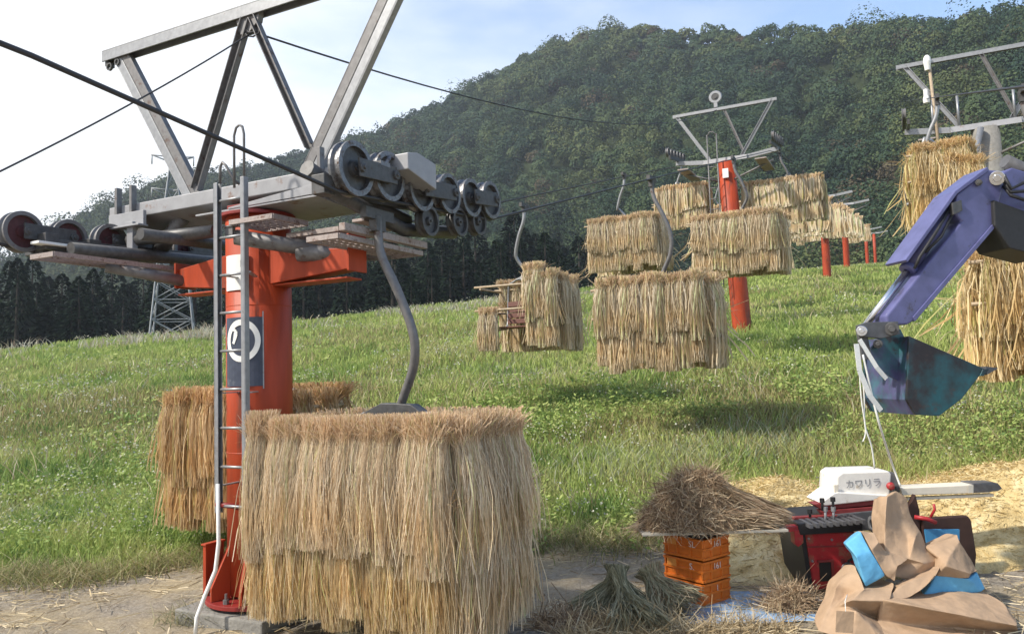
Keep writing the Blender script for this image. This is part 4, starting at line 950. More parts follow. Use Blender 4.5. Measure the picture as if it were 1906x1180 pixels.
for y_ in (-.45, .95):
    b = MB(); pr_ = [(.10+.28*math.sin(a_)*-1-.0, .27+.27*math.cos(a_)) for a_ in np.linspace(0, math.pi, 9)]+[(2.2+.28*math.sin(a_), .27-.27*math.cos(a_)) for a_ in np.linspace(0, math.pi, 9)]
    b.prism([(x_, y_-.17, z_) for x_, z_ in pr_], (0, .34, 0)); b.build('track', M_RUBBER, exc, .01)
# white twine and straps dangling from the bucket pin, down to the threshing machine
M_ROPE = mat('white_twine', (.70, .70, .66), .8, var=.1, vscale=30)
def cord(name, pts, r_, label, cat='cord'):
    P_ = [np.array(p) for p in pts]; sp = []
    for i in range(len(P_)-1):
        p0, p1, p2, p3 = P_[max(i-1, 0)], P_[i], P_[i+1], P_[min(i+2, len(P_)-1)]
        for s_ in np.linspace(0, 1, 6)[:-1]: sp.append(.5*((2*p1)+(-p0+p2)*s_+(2*p0-5*p1+4*p2-p3)*s_*s_+(-p0+3*p1-3*p2+p3)*s_**3))
    sp.append(P_[-1]); b = MB(); b.tube(sp, r_, 6); tag(b.build(name, M_ROPE, None), label, cat)
cord('twine', [onp(1600, 668, -.05), onp(1608, 730, -.05), onp(1610, 790, -.04), onp(1622, 830, -.03), onp(1628, 872, 0)], .005, 'white twine hanging straight down from the bucket to the white machine hood')
cord('twine', [onp(1606, 660, -.06), onp(1624, 740, -.06), onp(1640, 800, -.03), P(1660, 862, 5.5), P(1676, 905, 5.5)], .007, 'white twine slanting from the bucket to the upright paper sack')
cord('twine', [onp(1598, 660, -.05), onp(1603, 740, -.05), onp(1611, 800, -.05), onp(1606, 822, -.05)], .004, 'short loose end of white twine dangling under the bucket')
def strap(pts, wd, label):
    b = MB()
    for p_, q_ in zip(pts[:-1], pts[1:]): b.beam(p_, q_, wd, .004, EN)
    tag(b.build('strap', M_ROPE, None), label, 'strap')
strap([onp(1594, 640, -.06), onp(1600, 690, -.07), onp(1618, 735, -.07), onp(1640, 764, -.06)], .035, 'broad white strap looped down the left of the bucket')
strap([onp(1600, 632, -.05), onp(1632, 684, -.06), onp(1650, 705, -.05)], .030, 'white strap crossing below the bucket pivot')

# ------------------------------------------------------------------ threshing machine
M_THR = mat('thresher_red', (.36, .022, .028), .45, var=.2, vscale=7, rust=.42, rustcol=(.26, .09, .06), coat=.1)
M_THRD = mat('dull_red', (.20, .03, .03), .55, var=.2, vscale=8, rust=.36)
M_BLACK = mat('black_plastic', (.018, .018, .02), .45, var=.2)
M_CREAM = mat('cream_enamel', (.74, .68, .57), .4, var=.06, vscale=6, rust=.3, rustcol=(.5, .42, .32))
M_HOOD = mat('white_hood', (.74, .71, .66), .45, var=.08, vscale=6, rust=.38, rustcol=(.52, .45, .36))
M_DKBR = mat('dark_brown_panel', (.045, .022, .018), .5, var=.2)
MD = 5.75
mo = P(1620, 1105, MD); thr = thing('threshing_machine', 'red threshing machine with white hood and cream chute, half hidden by paper sacks', 'threshing machine', (mo[0], mo[1], Hz(mo[0], mo[1])))
def mslab(name, pts, d, th, m_, bev=.004, par=None, skew=(0, 1, 0)):
    b = MB(); b.prism([P(x_, y_, d) for x_, y_ in pts], np.array(skew, float)*th); return b.build(name, m_, par or thr, bev, world=par is None)
body = mslab('body', [(1498, 992), (1594, 990), (1600, 1095), (1514, 1098)], MD-.05, .55, M_THR, .012)
b = MB(); b.prism([P(*c, MD-.056) for c in ((1525, 1046), (1549, 1044), (1550, 1080), (1527, 1082))], (0, .008, 0)); b.build('opening', M_BLACK, thr, world=True)
b = MB(); b.prism([P(*c, MD-.064) for c in ((1522, 1043), (1552, 1041), (1552, 1045), (1523, 1047))], (0, .012, 0)); b.prism([P(*c, MD-.064) for c in ((1547, 1045), (1552, 1045), (1553, 1082), (1549, 1082))], (0, .012, 0)); b.prism([P(*c, MD-.058) for c in ((1566, 1040), (1572, 1040), (1572, 1048), (1566, 1048))], (0, .01, 0)); b.build('opening_frame', M_THRD, thr, world=True)
mslab('side_rail', [(1490, 995), (1499, 995), (1514, 1098), (1507, 1098)], MD-.06, .5, M_BLACK)
mslab('hopper_tray', [(1484, 974), (1606, 965), (1606, 988), (1490, 996)], MD-.09, .62, M_BLACK, .006)
b = MB()
for k in range(9): b.box(P(1496+k*12, 972-k*1.0, MD-.02), (.025, .30, .03))
b.build('tray_ribs', M_GREY, thr, world=True)
for x_, y_ in ((1505, 1002), (1588, 1000), (1518, 1088), (1590, 1088), (1548, 1004), (1512, 1044), (1592, 1044)):
    b = MB(); b.lathe(P(x_, y_, MD-.052), (0, -1, 0), [(.001, 0), (.010, 0), (.009, .008), (.001, .009)], 6); b.build('bolt', M_GALV, thr, world=True)
b = MB(); b.prism([P(*c, MD-.053) for c in ((1503, 1016), (1596, 1014), (1596, 1017), (1503, 1019))], (0, .006, 0)); b.build('panel_seam', M_THRD, thr, world=True)
b = MB(); b.lathe(P(1578, 1058, MD-.05), (0, -1, 0), [(.001, 0), (.05, 0), (.05, .008), (.042, .016), (.05, .024), (.05, .032), (.016, .032), (.016, .045), (.001, .045)], 24); b.build('pulley', M_GREY, thr, world=True)
b = MB(); b.tube([P(1578, 1044, MD-.07), P(1640, 1010, MD-.07), P(1646, 1030, MD-.07), P(1580, 1072, MD-.07)], .008, 6); b.build('drive_belt', M_RUBBER, thr, world=True)
mslab('foot', [(1508, 1096), (1610, 1094), (1606, 1112), (1514, 1114)], MD+.0, .45, M_GREY)
mslab('feed_arm', [(1440, 982), (1500, 978), (1500, 988), (1440, 991)], MD-.08, .08, M_THR)
mslab('feed_bracket', [(1478, 986), (1494, 986), (1496, 1010), (1486, 1018), (1480, 1012)], MD-.085, .09, M_THR)
mslab('front_bar', [(1478, 962), (1560, 958), (1560, 964), (1478, 967)], MD+.05, .05, M_THRD)
mslab('cross_bar', [(1514, 938), (1652, 925), (1652, 937), (1530, 949)], MD+.10, .12, M_THRD, .003)
mslab('cross_bar', [(1528, 951), (1650, 941), (1650, 950), (1535, 960)], MD+.08, .10, M_THRD, .003)
mslab('inner_block', [(1548, 958), (1650, 948), (1650, 985), (1560, 990)], MD+.06, .30, M_GREY, .006)
for x_, y0_, y1_ in ((1537, 946, 976), (1552, 946, 974), (1531, 930, 950), (1551, 928, 948), (1508, 950, 962)):
    b = MB(); b.tube([P(x_, y1_, MD-.02), P(x_-1, y0_, MD-.02)], .010, 8); b.lathe(P(x_-1, y0_, MD-.02), (0, 0, 1), [(.001, -.02), (.018, -.02), (.018, .012), (.001, .014)], 10); b.build('lever', M_GALV if y0_ == 946 else M_BLACK, thr, world=True)
b = MB()
for k in range(4): b.lathe(P(1622+k*5, 975, MD-.05), (1, 0, 0), [(.035, 0), (.06, 0), (.06, .008), (.035, .008), (.035, 0)], 16)
b.build('coil_spring', M_GALV, thr, world=True)
hood = mslab('hood', [(1558, 886), (1568, 879), (1654, 876), (1660, 882), (1656, 926), (1572, 934), (1556, 928)], MD+.12, .34, M_HOOD, .012)
mslab('hood_side', [(1654, 878), (1668, 880), (1676, 905), (1660, 924), (1657, 924)], MD+.13, .30, M_GALVD, .006)
mslab('sloping_cover', [(1552, 918), (1560, 916), (1660, 922), (1654, 928), (1536, 941), (1528, 936)], MD+.08, .30, M_HOOD, .006)
mslab('side_tab', [(1552, 902), (1561, 901), (1561, 916), (1553, 916)], MD+.09, .02, M_CREAM)
def text_mesh(txt, size, origin, xdir, ydir, m_, par, name='lettering', depth=.001, scx=1.0):
    cu = bpy.data.curves.new('t', 'FONT'); cu.body = txt; cu.size = size; cu.extrude = depth; cu.align_x = 'CENTER'; cu.align_y = 'CENTER'; cu.resolution_u = 3
    ob = bpy.data.objects.new('t', cu); COL.objects.link(ob); bpy.context.view_layer.update()
    me = bpy.data.meshes.new_from_object(ob.evaluated_get(bpy.context.evaluated_depsgraph_get())); bpy.data.objects.remove(ob); bpy.data.curves.remove(cu)
    X = np.array(norm(xdir)); Y = norm(np.array(ydir)-X*np.dot(X, ydir)); Z = np.cross(X, Y)
    Mw = Matrix(((X[0]*scx, Y[0], Z[0], origin[0]), (X[1]*scx, Y[1], Z[1], origin[1]), (X[2]*scx, Y[2], Z[2], origin[2]), (0, 0, 0, 1)))
    me.transform((WM[par.name].inverted() if par.name in WM else Matrix.Identity(4)) @ Mw); me.name = name; me.materials.clear()
    return link(name, me, par, m_)
o_ = P(1607, 900, MD+.117); text_mesh('カワリラ', .068, o_, P(1640, 897.5, MD+.117)-o_, (0, 0, 1), M_GREYINK, thr, 'hood_lettering', .0008)
b = MB(); b.lathe(P(1656, 904, MD+.06), (0, -1, 0), [(.001, 0), (.028, 0), (.030, .02), (.02, .035), (.001, .04)], 18); b.build('red_knob', M_THR, thr, .003, world=True)
b = MB(); b.box(P(1668, 910, MD+.06), (.035, .05, .04)); b.build('latch', M_BLACK, thr, .003, world=True)
mslab('chute', [(1676, 908), (1856, 900), (1862, 912), (1838, 917), (1680, 922)], MD+.30, .16, M_CREAM, .006)
mslab('chute_tip', [(1812, 900), (1858, 899), (1866, 909), (1858, 914), (1812, 917)], MD+.29, .18, M_GALVD, .005)
mslab('chute_label', [(1802, 903), (1812, 902.5), (1812, 917), (1802, 917.5)], MD+.292, .004, M_CREAM, 0)
mslab('chute_rail', [(1690, 926), (1850, 919), (1850, 924), (1690, 931)], MD+.34, .05, M_CREAM, .002)
mslab('rear_panel', [(1716, 965), (1802, 960), (1808, 968), (1818, 1032), (1812, 1090), (1730, 1095)], MD+.10, .06, M_DKBR, .008)
mslab('frame_panel', [(1688, 950), (1704, 920), (1712, 950), (1716, 1060), (1690, 1060)], MD+.12, .05, M_DKBR, .004)
b = MB(); b.tube([P(1702, 962, MD+.02), P(1724, 965, MD-.02), P(1742, 972, MD-.02)], .016, 8); b.tube([P(1732, 962, MD), P(1740, 948, MD), P(1738, 938, MD)], .010, 7); b.build('red_handle', M_THR, thr, world=True)
mslab('blue_lining', [(1722, 985), (1786, 985), (1786, 1005), (1726, 1012)], MD+.02, .02, mat('blue_lining_sheet', (.05, .22, .42), .5, var=.15), 0)

# ------------------------------------------------------------------ crumpled brown paper sacks
M_KRAFT = mat('kraft_paper', (.385, .265, .17), .75, spec=.25, var=.12, vscale=5, bump=.35, bscale=16)
def crumple(M, sc, st):
    t = M.node_tree; n = t.nodes; l = t.links; bs = [k_ for k_ in n if k_.type == 'BSDF_PRINCIPLED'][0]
    tcn = n.new('ShaderNodeTexCoord'); nz = n.new('ShaderNodeTexNoise'); nz.inputs['Scale'].default_value = 3; l.new(tcn.outputs['Object'], nz.inputs['Vector'])
    mxv = n.new('ShaderNodeMixRGB'); mxv.blend_type = 'ADD'; mxv.inputs[0].default_value = .35; l.new(tcn.outputs['Object'], mxv.inputs[1]); l.new(nz.outputs['Color'], mxv.inputs[2])
    prev = bs.inputs['Normal'].links[0].from_socket if bs.inputs['Normal'].links else None
    for s_, k_ in ((sc, 1.0), (sc*2.3, .55)):
        v = n.new('ShaderNodeTexVoronoi'); v.feature = 'F1'; v.inputs['Scale'].default_value = s_; l.new(mxv.outputs[0], v.inputs['Vector'])
        b = n.new('ShaderNodeBump'); b.inputs['Strength'].default_value = st*k_; b.inputs['Distance'].default_value = .06/s_*6; l.new(v.outputs['Distance'], b.inputs['Height'])
        if prev is not None: l.new(prev, b.inputs['Normal'])
        prev = b.outputs[0]
    l.new(prev, bs.inputs['Normal'])
crumple(M_KRAFT, 6.0, .14)
M_SKY = mat('printed_blue_band', (.12, .37, .58), .6, spec=.3, var=.12, vscale=6, bump=.2, bscale=14)
def paper_sack(label, verts, faces, band=(), back=.20, seed=1, jit=.0035, cuts=6):
    """folded paper: front panels with sharp creases, closed behind by the same panels set back and drawn in"""
    names = list(verts); Vv = np.array([P(1420+a_/3.471, 840+b_/3.471, d_) for a_, b_, d_ in verts.values()]); ix = {k_: i for i, k_ in enumerate(names)}
    cen_ = Vv.mean(0); Bk = cen_+(Vv-cen_)*.86+np.array([0.02, back, -.01]); gz_ = Hz(cen_[0], cen_[1])
    t = thing('paper_sack', label, 'paper sack', (cen_[0], cen_[1], gz_)); M_ = np.array([cen_[0], cen_[1], gz_]); g = np.random.default_rng(seed)
    def shell(fl, nm, mt):
        used = sorted({ix[k_] for f in fl for k_ in f}); mp_ = {u_: i for i, u_ in enumerate(used)}; n_ = len(used)
        F_f = [tuple(mp_[ix[k_]] for k_ in f) for f in fl]; cnt = {}
        for f in F_f:
            for i in range(len(f)): e = (f[i], f[(i+1) % len(f)]); cnt[e] = 1
        rim = [e for e in cnt if (e[1], e[0]) not in cnt]
        bm = bmesh.new(); vs = [bm.verts.new(Vv[u_]-M_) for u_ in used]+[bm.verts.new(Bk[u_]-M_) for u_ in used]
        for f in F_f:
            try: bm.faces.new([vs[i] for i in f])
            except ValueError: pass
            try: bm.faces.new([vs[i+n_] for i in reversed(f)])
            except ValueError: pass
        for a_, b_ in rim:
            try: bm.faces.new([vs[b_], vs[a_], vs[a_+n_], vs[b_+n_]])
            except ValueError: pass
        bmesh.ops.recalc_face_normals(bm, faces=bm.faces)
        bmesh.ops.triangulate(bm, faces=[f for f in bm.faces if len(f.verts) > 4])
        bmesh.ops.subdivide_edges(bm, edges=bm.edges, cuts=1, use_grid_fill=True)
        cl_ = bm.edges.layers.float.get('crease_edge') or bm.edges.layers.float.new('crease_edge')
        for e_ in bm.edges:
            an_ = e_.calc_face_angle(0.0); e_[cl_] = min(.42, an_*.45)
        for v_ in bm.verts:
            c_ = v_.co
            v_.co += v_.normal*(vnoise([c_.x*9+c_.z*4], [c_.z*11+c_.y*5], seed)[0]-.5)*jit*8
        me = bpy.data.meshes.new(nm); bm.to_mesh(me); bm.free(); me.polygons.foreach_set('use_smooth', [True]*len(me.polygons)); o = link(nm, me, t, mt)
        ss = o.modifiers.new('soft', 'SUBSURF'); ss.levels = 4; ss.render_levels = 4
        tx = bpy.data.textures.new('paper_folds', 'CLOUDS'); tx.noise_basis = 'VORONOI_F2_F1'; tx.noise_scale = .34; tx.noise_depth = 1
        dm = o.modifiers.new('folds', 'DISPLACE'); dm.texture = tx; dm.strength = .020; dm.mid_level = .3; dm.texture_coords = 'LOCAL'
    shell([f for i, f in enumerate(faces) if i not in band], 'paper', M_KRAFT)
    if band: shell([faces[i] for i in band], 'printed_band', M_SKY)
    return t
paper_sack('tall brown paper sack pulled up to a peak at the machine outlet',
    dict(A1=(755, 285, 5.40), A2=(805, 285, 5.30), A3=(862, 255, 5.40), A4=(925, 300, 5.42), A5=(738, 400, 5.36), A6=(790, 400, 5.20), A7=(868, 420, 5.30), A8=(958, 410, 5.36), A9=(742, 550, 5.30), A10=(785, 562, 5.16), A11=(930, 558, 5.24), A12=(1010, 490, 5.36), A13=(790, 650, 5.12), A14=(945, 695, 5.10), A15=(1062, 610, 5.26), A16=(985, 560, 5.18), A17=(878, 730, 5.14), A18=(1050, 722, 5.08), A19=(1152, 705, 5.2), A20=(780, 800, 5.06), A21=(960, 850, 5.10), A22=(1110, 800, 5.14)),
    [('A1', 'A2', 'A6', 'A5'), ('A2', 'A3', 'A7', 'A6'), ('A3', 'A4', 'A8', 'A7'), ('A5', 'A6', 'A10', 'A9'), ('A6', 'A7', 'A11', 'A10'), ('A7', 'A8', 'A12'), ('A7', 'A12', 'A16', 'A11'), ('A9', 'A10', 'A13'), ('A10', 'A11', 'A14', 'A13'), ('A11', 'A16', 'A14'), ('A16', 'A12', 'A15'), ('A16', 'A15', 'A18', 'A14'), ('A15', 'A19', 'A18'), ('A13', 'A14', 'A17'), ('A14', 'A18', 'A17'), ('A17', 'A18', 'A21', 'A20'), ('A13', 'A17', 'A20'), ('A18', 'A19', 'A22'), ('A18', 'A22', 'A21')], seed=3, back=.18)
paper_sack('brown paper sack tipped to the left with a broad sky blue band at its end',
    dict(B1=(538, 600, 5.05), B2=(635, 513, 5.12), B8=(702, 640, 4.99), B9=(600, 682, 4.95), B4=(795, 805, 4.98), B5=(662, 888, 4.93), B10=(720, 520, 5.14), B11=(760, 580, 5.04), B12=(800, 642, 5.10), B13=(955, 692, 5.08), B14=(868, 745, 4.99), B15=(855, 845, 4.97)),
    [('B1', 'B2', 'B8', 'B9'), ('B9', 'B8', 'B4', 'B5'), ('B2', 'B10', 'B11', 'B8'), ('B8', 'B11', 'B12'), ('B8', 'B12', 'B14', 'B4'), ('B12', 'B13', 'B14'), ('B4', 'B14', 'B15')], band=(0, 1), seed=5, back=.16)
paper_sack('open brown paper sack on the right with a blue band across its bottom',
    dict(C1=(1060, 620, 5.22), C2=(1270, 530, 5.30), C3=(1285, 570, 5.24), C4=(1380, 740, 5.22), C5=(1392, 772, 5.18), C6=(1442, 890, 5.14), C7=(1415, 914, 5.10), C8=(1030, 935, 5.02), C9=(1120, 800, 5.08), C10=(1150, 700, 5.12), C11=(1330, 822, 5.06), C12=(1352, 790, 5.05), C13=(1180, 738, 5.02), C14=(1222, 650, 5.15)),
    [('C1', 'C2', 'C3', 'C14'), ('C1', 'C14', 'C10'), ('C14', 'C3', 'C4'), ('C14', 'C4', 'C12', 'C13'), ('C10', 'C14', 'C13'), ('C13', 'C12', 'C11'), ('C12', 'C4', 'C5', 'C11'), ('C10', 'C13', 'C9'), ('C13', 'C11', 'C9'), ('C9', 'C11', 'C7', 'C8'), ('C11', 'C5', 'C6', 'C7')], band=(9, 10), seed=8, back=.20)
paper_sack('crumpled brown paper sack slumped at the left front with a folded skirt',
    dict(S1=(600, 730, 5.08), S2=(660, 884, 4.86), S3=(540, 930, 5.00), S4=(475, 860, 5.02), S5=(430, 990, 4.96), S6=(350, 1165, 4.82), S7=(470, 1012, 4.92), S8=(560, 965, 4.80), S9=(670, 1060, 4.92), S10=(600, 1020, 4.74), S11=(740, 875, 4.93), S12=(822, 962, 4.80), S13=(805, 1098, 4.90), S14=(862, 850, 4.96), S15=(560, 1215, 4.68), S16=(810, 1230, 4.66)),
    [('S1', 'S2', 'S3', 'S4'), ('S4', 'S3', 'S5'), ('S5', 'S3', 'S7', 'S6'), ('S3', 'S2', 'S8'), ('S2', 'S11', 'S12', 'S8'), ('S3', 'S8', 'S7'), ('S8', 'S9', 'S10', 'S7'), ('S8', 'S12', 'S9'), ('S12', 'S13', 'S9'), ('S11', 'S14', 'S12'), ('S7', 'S10', 'S15', 'S6'), ('S10', 'S9', 'S13', 'S16'), ('S10', 'S16', 'S15')], seed=12, back=.22)
paper_sack('long brown paper sack lying flat to the right with a rolled front edge',
    dict(D1=(760, 950, 4.80), D2=(1000, 1000, 4.70), D3=(1300, 1060, 4.69), D4=(1655, 1128, 4.72), D5=(1668, 1172, 4.80), D6=(1300, 1145, 4.82), D7=(1000, 1125, 4.83), D8=(740, 1090, 4.84), D9=(1040, 930, 4.98), D10=(1250, 915, 4.96), D11=(1440, 900, 5.12), D12=(1565, 965, 4.97), D13=(1650, 1085, 4.92), D14=(700, 1230, 4.62), D15=(1660, 1230, 4.66), D16=(1300, 1225, 4.62)),
    [('D1', 'D2', 'D7', 'D8'), ('D2', 'D3', 'D6', 'D7'), ('D3', 'D4', 'D5', 'D6'), ('D1', 'D9', 'D2'), ('D2', 'D9', 'D10', 'D3'), ('D3', 'D10', 'D11'), ('D3', 'D11', 'D12', 'D4'), ('D12', 'D13', 'D4'), ('D8', 'D7', 'D14'), ('D7', 'D6', 'D16', 'D14'), ('D6', 'D5', 'D15', 'D16')], seed=15, back=.20)
paper_sack('loose brown paper flap folded diagonally across the middle of the sack heap',
    dict(E1=(788, 952, 4.84), E2=(880, 862, 4.93), E3=(1050, 800, 5.02), E4=(1145, 742, 5.08), E5=(1138, 775, 5.0), E6=(1045, 875, 4.92), E7=(960, 952, 4.87), E8=(822, 968, 4.82)),
    [('E1', 'E2', 'E7', 'E8'), ('E2', 'E3', 'E6', 'E7'), ('E3', 'E4', 'E5', 'E6')], seed=19, back=.10)
# paper tag hanging on a string in front
ft = P(1572, 1150, 4.58); tg = thing('paper_tag', 'small plain paper tag hanging on a string before the flat sack', 'tag', (ft[0], ft[1], ft[2]))
b = MB(); b.prism([P(1557, 1136, 4.58), P(1590, 1138, 4.58), P(1588, 1178, 4.56), P(1555, 1176, 4.56)], (0, .003, 0)); b.build('paper', M_KRAFT, tg, world=True)
b = MB(); b.tube([P(1574, 1138, 4.58), P(1573, 1118, 4.62), P(1577, 1106, 4.72)], .0025, 5); b.build('string', M_ROPE, tg, world=True)

crumple(M_SKY, 4.0, .2)
# ------------------------------------------------------------------ tarp, crates, board, straw pile
M_TARP = mat('blue_tarp', (.22, .36, .56), .45, var=.2, vscale=9, bump=.5, bscale=10, col2=(.30, .40, .52))
c0 = np.array([1.40, 5.50]); nx, ny = 34, 26; V = []; 
uu, vv = np.meshgrid(np.linspace(-.30, .75, nx), np.linspace(-.34, .36, ny)); ta = R_(12)
X_ = c0[0]+uu*math.cos(ta)-vv*math.sin(ta)+.04*np.sin(vv*9); Y_ = c0[1]+uu*math.sin(ta)+vv*math.cos(ta)+.03*np.sin(uu*8)
Z_ = np.minimum(H(X_, Y_), .02)+.004+.010*fbm(X_*7, Y_*7, 5)+.006*np.abs(np.sin(X_*21+Y_*9))
V = np.stack([X_, Y_, Z_], -1).reshape(-1, 3); ii, jj = np.meshgrid(np.arange(ny-1), np.arange(nx-1), indexing='ij')
Qt = np.stack([ii*nx+jj, ii*nx+jj+1, (ii+1)*nx+jj+1, (ii+1)*nx+jj], -1).reshape(-1, 4)
o = link('tarp', quads_mesh('tarp', V, Qt), None, M_TARP); sm_ = o.modifiers.new('thick', 'SOLIDIFY'); sm_.thickness = .003; o.data.polygons.foreach_set('use_smooth', [True]*len(o.data.polygons))
tag(o, 'wrinkled pale blue tarp spread on the ground under the orange crates', 'tarp')
M_CRATE = mat('orange_crate_plastic', (.64, .165, .022), .4, var=.10, vscale=8, rust=.3, rustcol=(.45, .16, .06))
M_CRTXT = mat('faded_white_print', (.74, .62, .54), .6, var=.15)
cb = P(1310, 1131, 5.48); crot = R_(-54); cz = .016
cc0 = np.array([cb[0], cb[1]])-np.array([math.cos(crot)*.18+math.sin(crot)*.145, math.sin(crot)*.18-math.cos(crot)*.145])
for k, who in enumerate(('bottom', 'middle', 'top')):
    t = thing('plastic_crate', f'orange plastic crate, {who} of the stack under the board of dry straw', 'crate', (cc0[0]+.004*k, cc0[1], cz+k*.155), crot+R_(1.2*k), 'orange crates under the board')
    w_, d_, h_ = .36, .29, .150
    b = MB(); b.box((0, 0, .012), (w_-.03, d_-.03, .016)); 
    for s_ in (-1, 1):
        b.box((s_*(w_/2-.010), 0, h_/2), (.012, d_-.02, h_-.01)); b.box((0, s_*(d_/2-.010), h_/2), (w_-.034, .012, h_-.01))
    b.build('box', M_CRATE, t, .003)
    b = MB()
    for s_ in (-1, 1):
        for z_ in (.012, h_*.52, h_-.012):
            b.box((0, s_*(d_/2+.001), z_), (w_+.008, .016, .018)); b.box((s_*(w_/2+.001), 0, z_), (.016, d_-.016, .018))
        for x_ in (-w_/2+.012, -w_*.17, w_*.17, w_/2-.012): b.box((x_, s_*(d_/2+.0005), h_/2), (.014, .013, h_-.03))
        for y_ in (-d_*.2, d_*.2): b.box((s_*(w_/2+.0005), y_, h_/2), (.013, .014, h_-.03))
    b.build('ribs', M_CRATE, t, .002)
    b = MB(); b.box((-.10, -d_/2-.0115, h_*.74), (.085, .004, .05)); b.build('label_panel', mat('light_orange_panel', (.72, .28, .06), .45, var=.1), t)
    Mw_ = WM[t.name]; xw = np.array(Mw_.to_3x3() @ Vector((1, 0, 0))); yw = np.array(Mw_.to_3x3() @ Vector((0, 1, 0)))
    for txt, lx, ly, dx in ((('52', 'S.', 'SL')[k], .085, -d_/2-.0105, xw), (('1', '161', '161')[k], w_/2+.0105, 0, yw)):
        oo = np.array(Mw_ @ Vector((lx, ly, h_*.70))); text_mesh(txt, .062, oo, dx, (0, 0, 1), M_CRTXT, t, 'print', .0008)
M_BOARD = mat('grey_board', (.36, .33, .27), .7, var=.2, vscale=3, stretch=(1, 12, 12))
bq = P(1300, 1003, 5.45); zb = cz+3*.155+.046
t = thing('board', 'thin grey board lying across the crates under the straw pile', 'board', (bq[0]+.10, bq[1]+.20, zb), 0)
b = MB(); b.box((0.02, 0, .010), (1.02, .42, .016)); b.build('plank', M_BOARD, t, .002)
b = MB(); b.box((cc0[0]-bq[0]-.10, cc0[1]-bq[1]-.20, -.026), (.345, .275, .046), (np.array([math.cos(crot), math.sin(crot), 0]), np.array([-math.sin(crot), math.cos(crot), 0]), np.array([0, 0, 1]))); b.build('dark_slab', M_BLACK, t, .003)  # dark slab filling the gap between top crate and board

def straw_heap(name, label, cx, cy, cz_, rx, ry, hz_, n, pal, seed, ln=(.10, .32), wd=.005, peak=1.3, cat='straw pile', coremat=None, mound=True):
    g = np.random.default_rng(seed)
    t = thing(name, label, cat, (cx, cy, cz_))
    def hh(x_, y_):
        r_ = np.sqrt((x_/rx)**2+(y_/ry)**2); return hz_*np.clip(1-r_**peak, 0, 1)*(.62+.72*fbm(x_*3.2/max(rx, .2)+seed, y_*3.2/max(rx, .2), seed))
    m_ = 40; th = np.linspace(0, 2*math.pi, m_, endpoint=False); rr = np.linspace(0, 1, 12)
    RR_, TT = np.meshgrid(rr, th, indexing='ij'); X = RR_*rx*np.cos(TT); Y = RR_*ry*np.sin(TT); Z = hh(X, Y)*.9
    ii, jj = np.meshgrid(np.arange(11), np.arange(m_), indexing='ij'); Qh = np.stack([ii*m_+jj, ii*m_+(jj+1) % m_, (ii+1)*m_+(jj+1) % m_, (ii+1)*m_+jj], -1).reshape(-1, 4)
    cc_ = palette(pal, fbm(X.ravel()*30, Y.ravel()*30, seed+3)*.6)
    A1 = (np.stack([X, Y, Z], -1).reshape(-1, 3), Qh, cc_)
    r_ = np.sqrt(g.random(n)); a_ = g.uniform(0, 2*math.pi, n); x = r_*rx*np.cos(a_)*1.03; y = r_*ry*np.sin(a_)*1.03; z = hh(x, y)
    l_ = g.uniform(ln[0], ln[1], n); da = g.uniform(0, 2*math.pi, n); tl = g.normal(0, .6, n)+.2
    d = np.stack([np.cos(da)*np.cos(tl), np.sin(da)*np.cos(tl), np.sin(tl)], -1)
    K = 4; s_ = np.linspace(-.5, .5, K); p = np.stack([x, y, z], -1)[:, None]+d[:, None]*(l_[:, None]*s_[None])[..., None]
    xx, yy = p[..., 0], p[..., 1]; p[..., 2] = np.maximum(p[..., 2], 0.006+.0*xx); p[..., 2] -= .25*(s_[None]**2)*l_[:, None]
    p[..., 2] = np.maximum(p[..., 2], hh(xx, yy)*.9-.004); cv_ = g.normal(0, .55, (n, 1, 3)); p += cv_*(s_[None, :, None]**2)*l_[:, None, None]*1.6; p += g.normal(0, .006, p.shape)
    A2 = ribbons(p, wd*g.uniform(.5, 1.4, (n, 1))*np.array([[.8, 1, 1, .5]]), np.repeat(palette(pal, np.clip(.5+.3*g.normal(size=n), 0, 1))[:, None], K, 1), g=g)
    V, Q, c = join([A1, A2]); link('straw', quads_mesh('straw', V, Q, c), t, M_HAY); return t
BRN = [(.14, .09, .055), (.27, .185, .115), (.40, .285, .18), (.52, .40, .26), (.64, .53, .37)]
PAL2 = [(.22, .16, .09), (.38, .29, .17), (.55, .44, .27), (.68, .57, .38)]
GRN = [(.13, .13, .075), (.22, .21, .13), (.32, .30, .19), (.44, .40, .27)]
straw_heap('straw_pile', 'rough brown heap of threshed straw piled on the board over the crates', bq[0]+.03, bq[1]+.20, zb+.02, .40, .22, .46, 8000, BRN, 7, (.06, .26), .0042, 1.25)
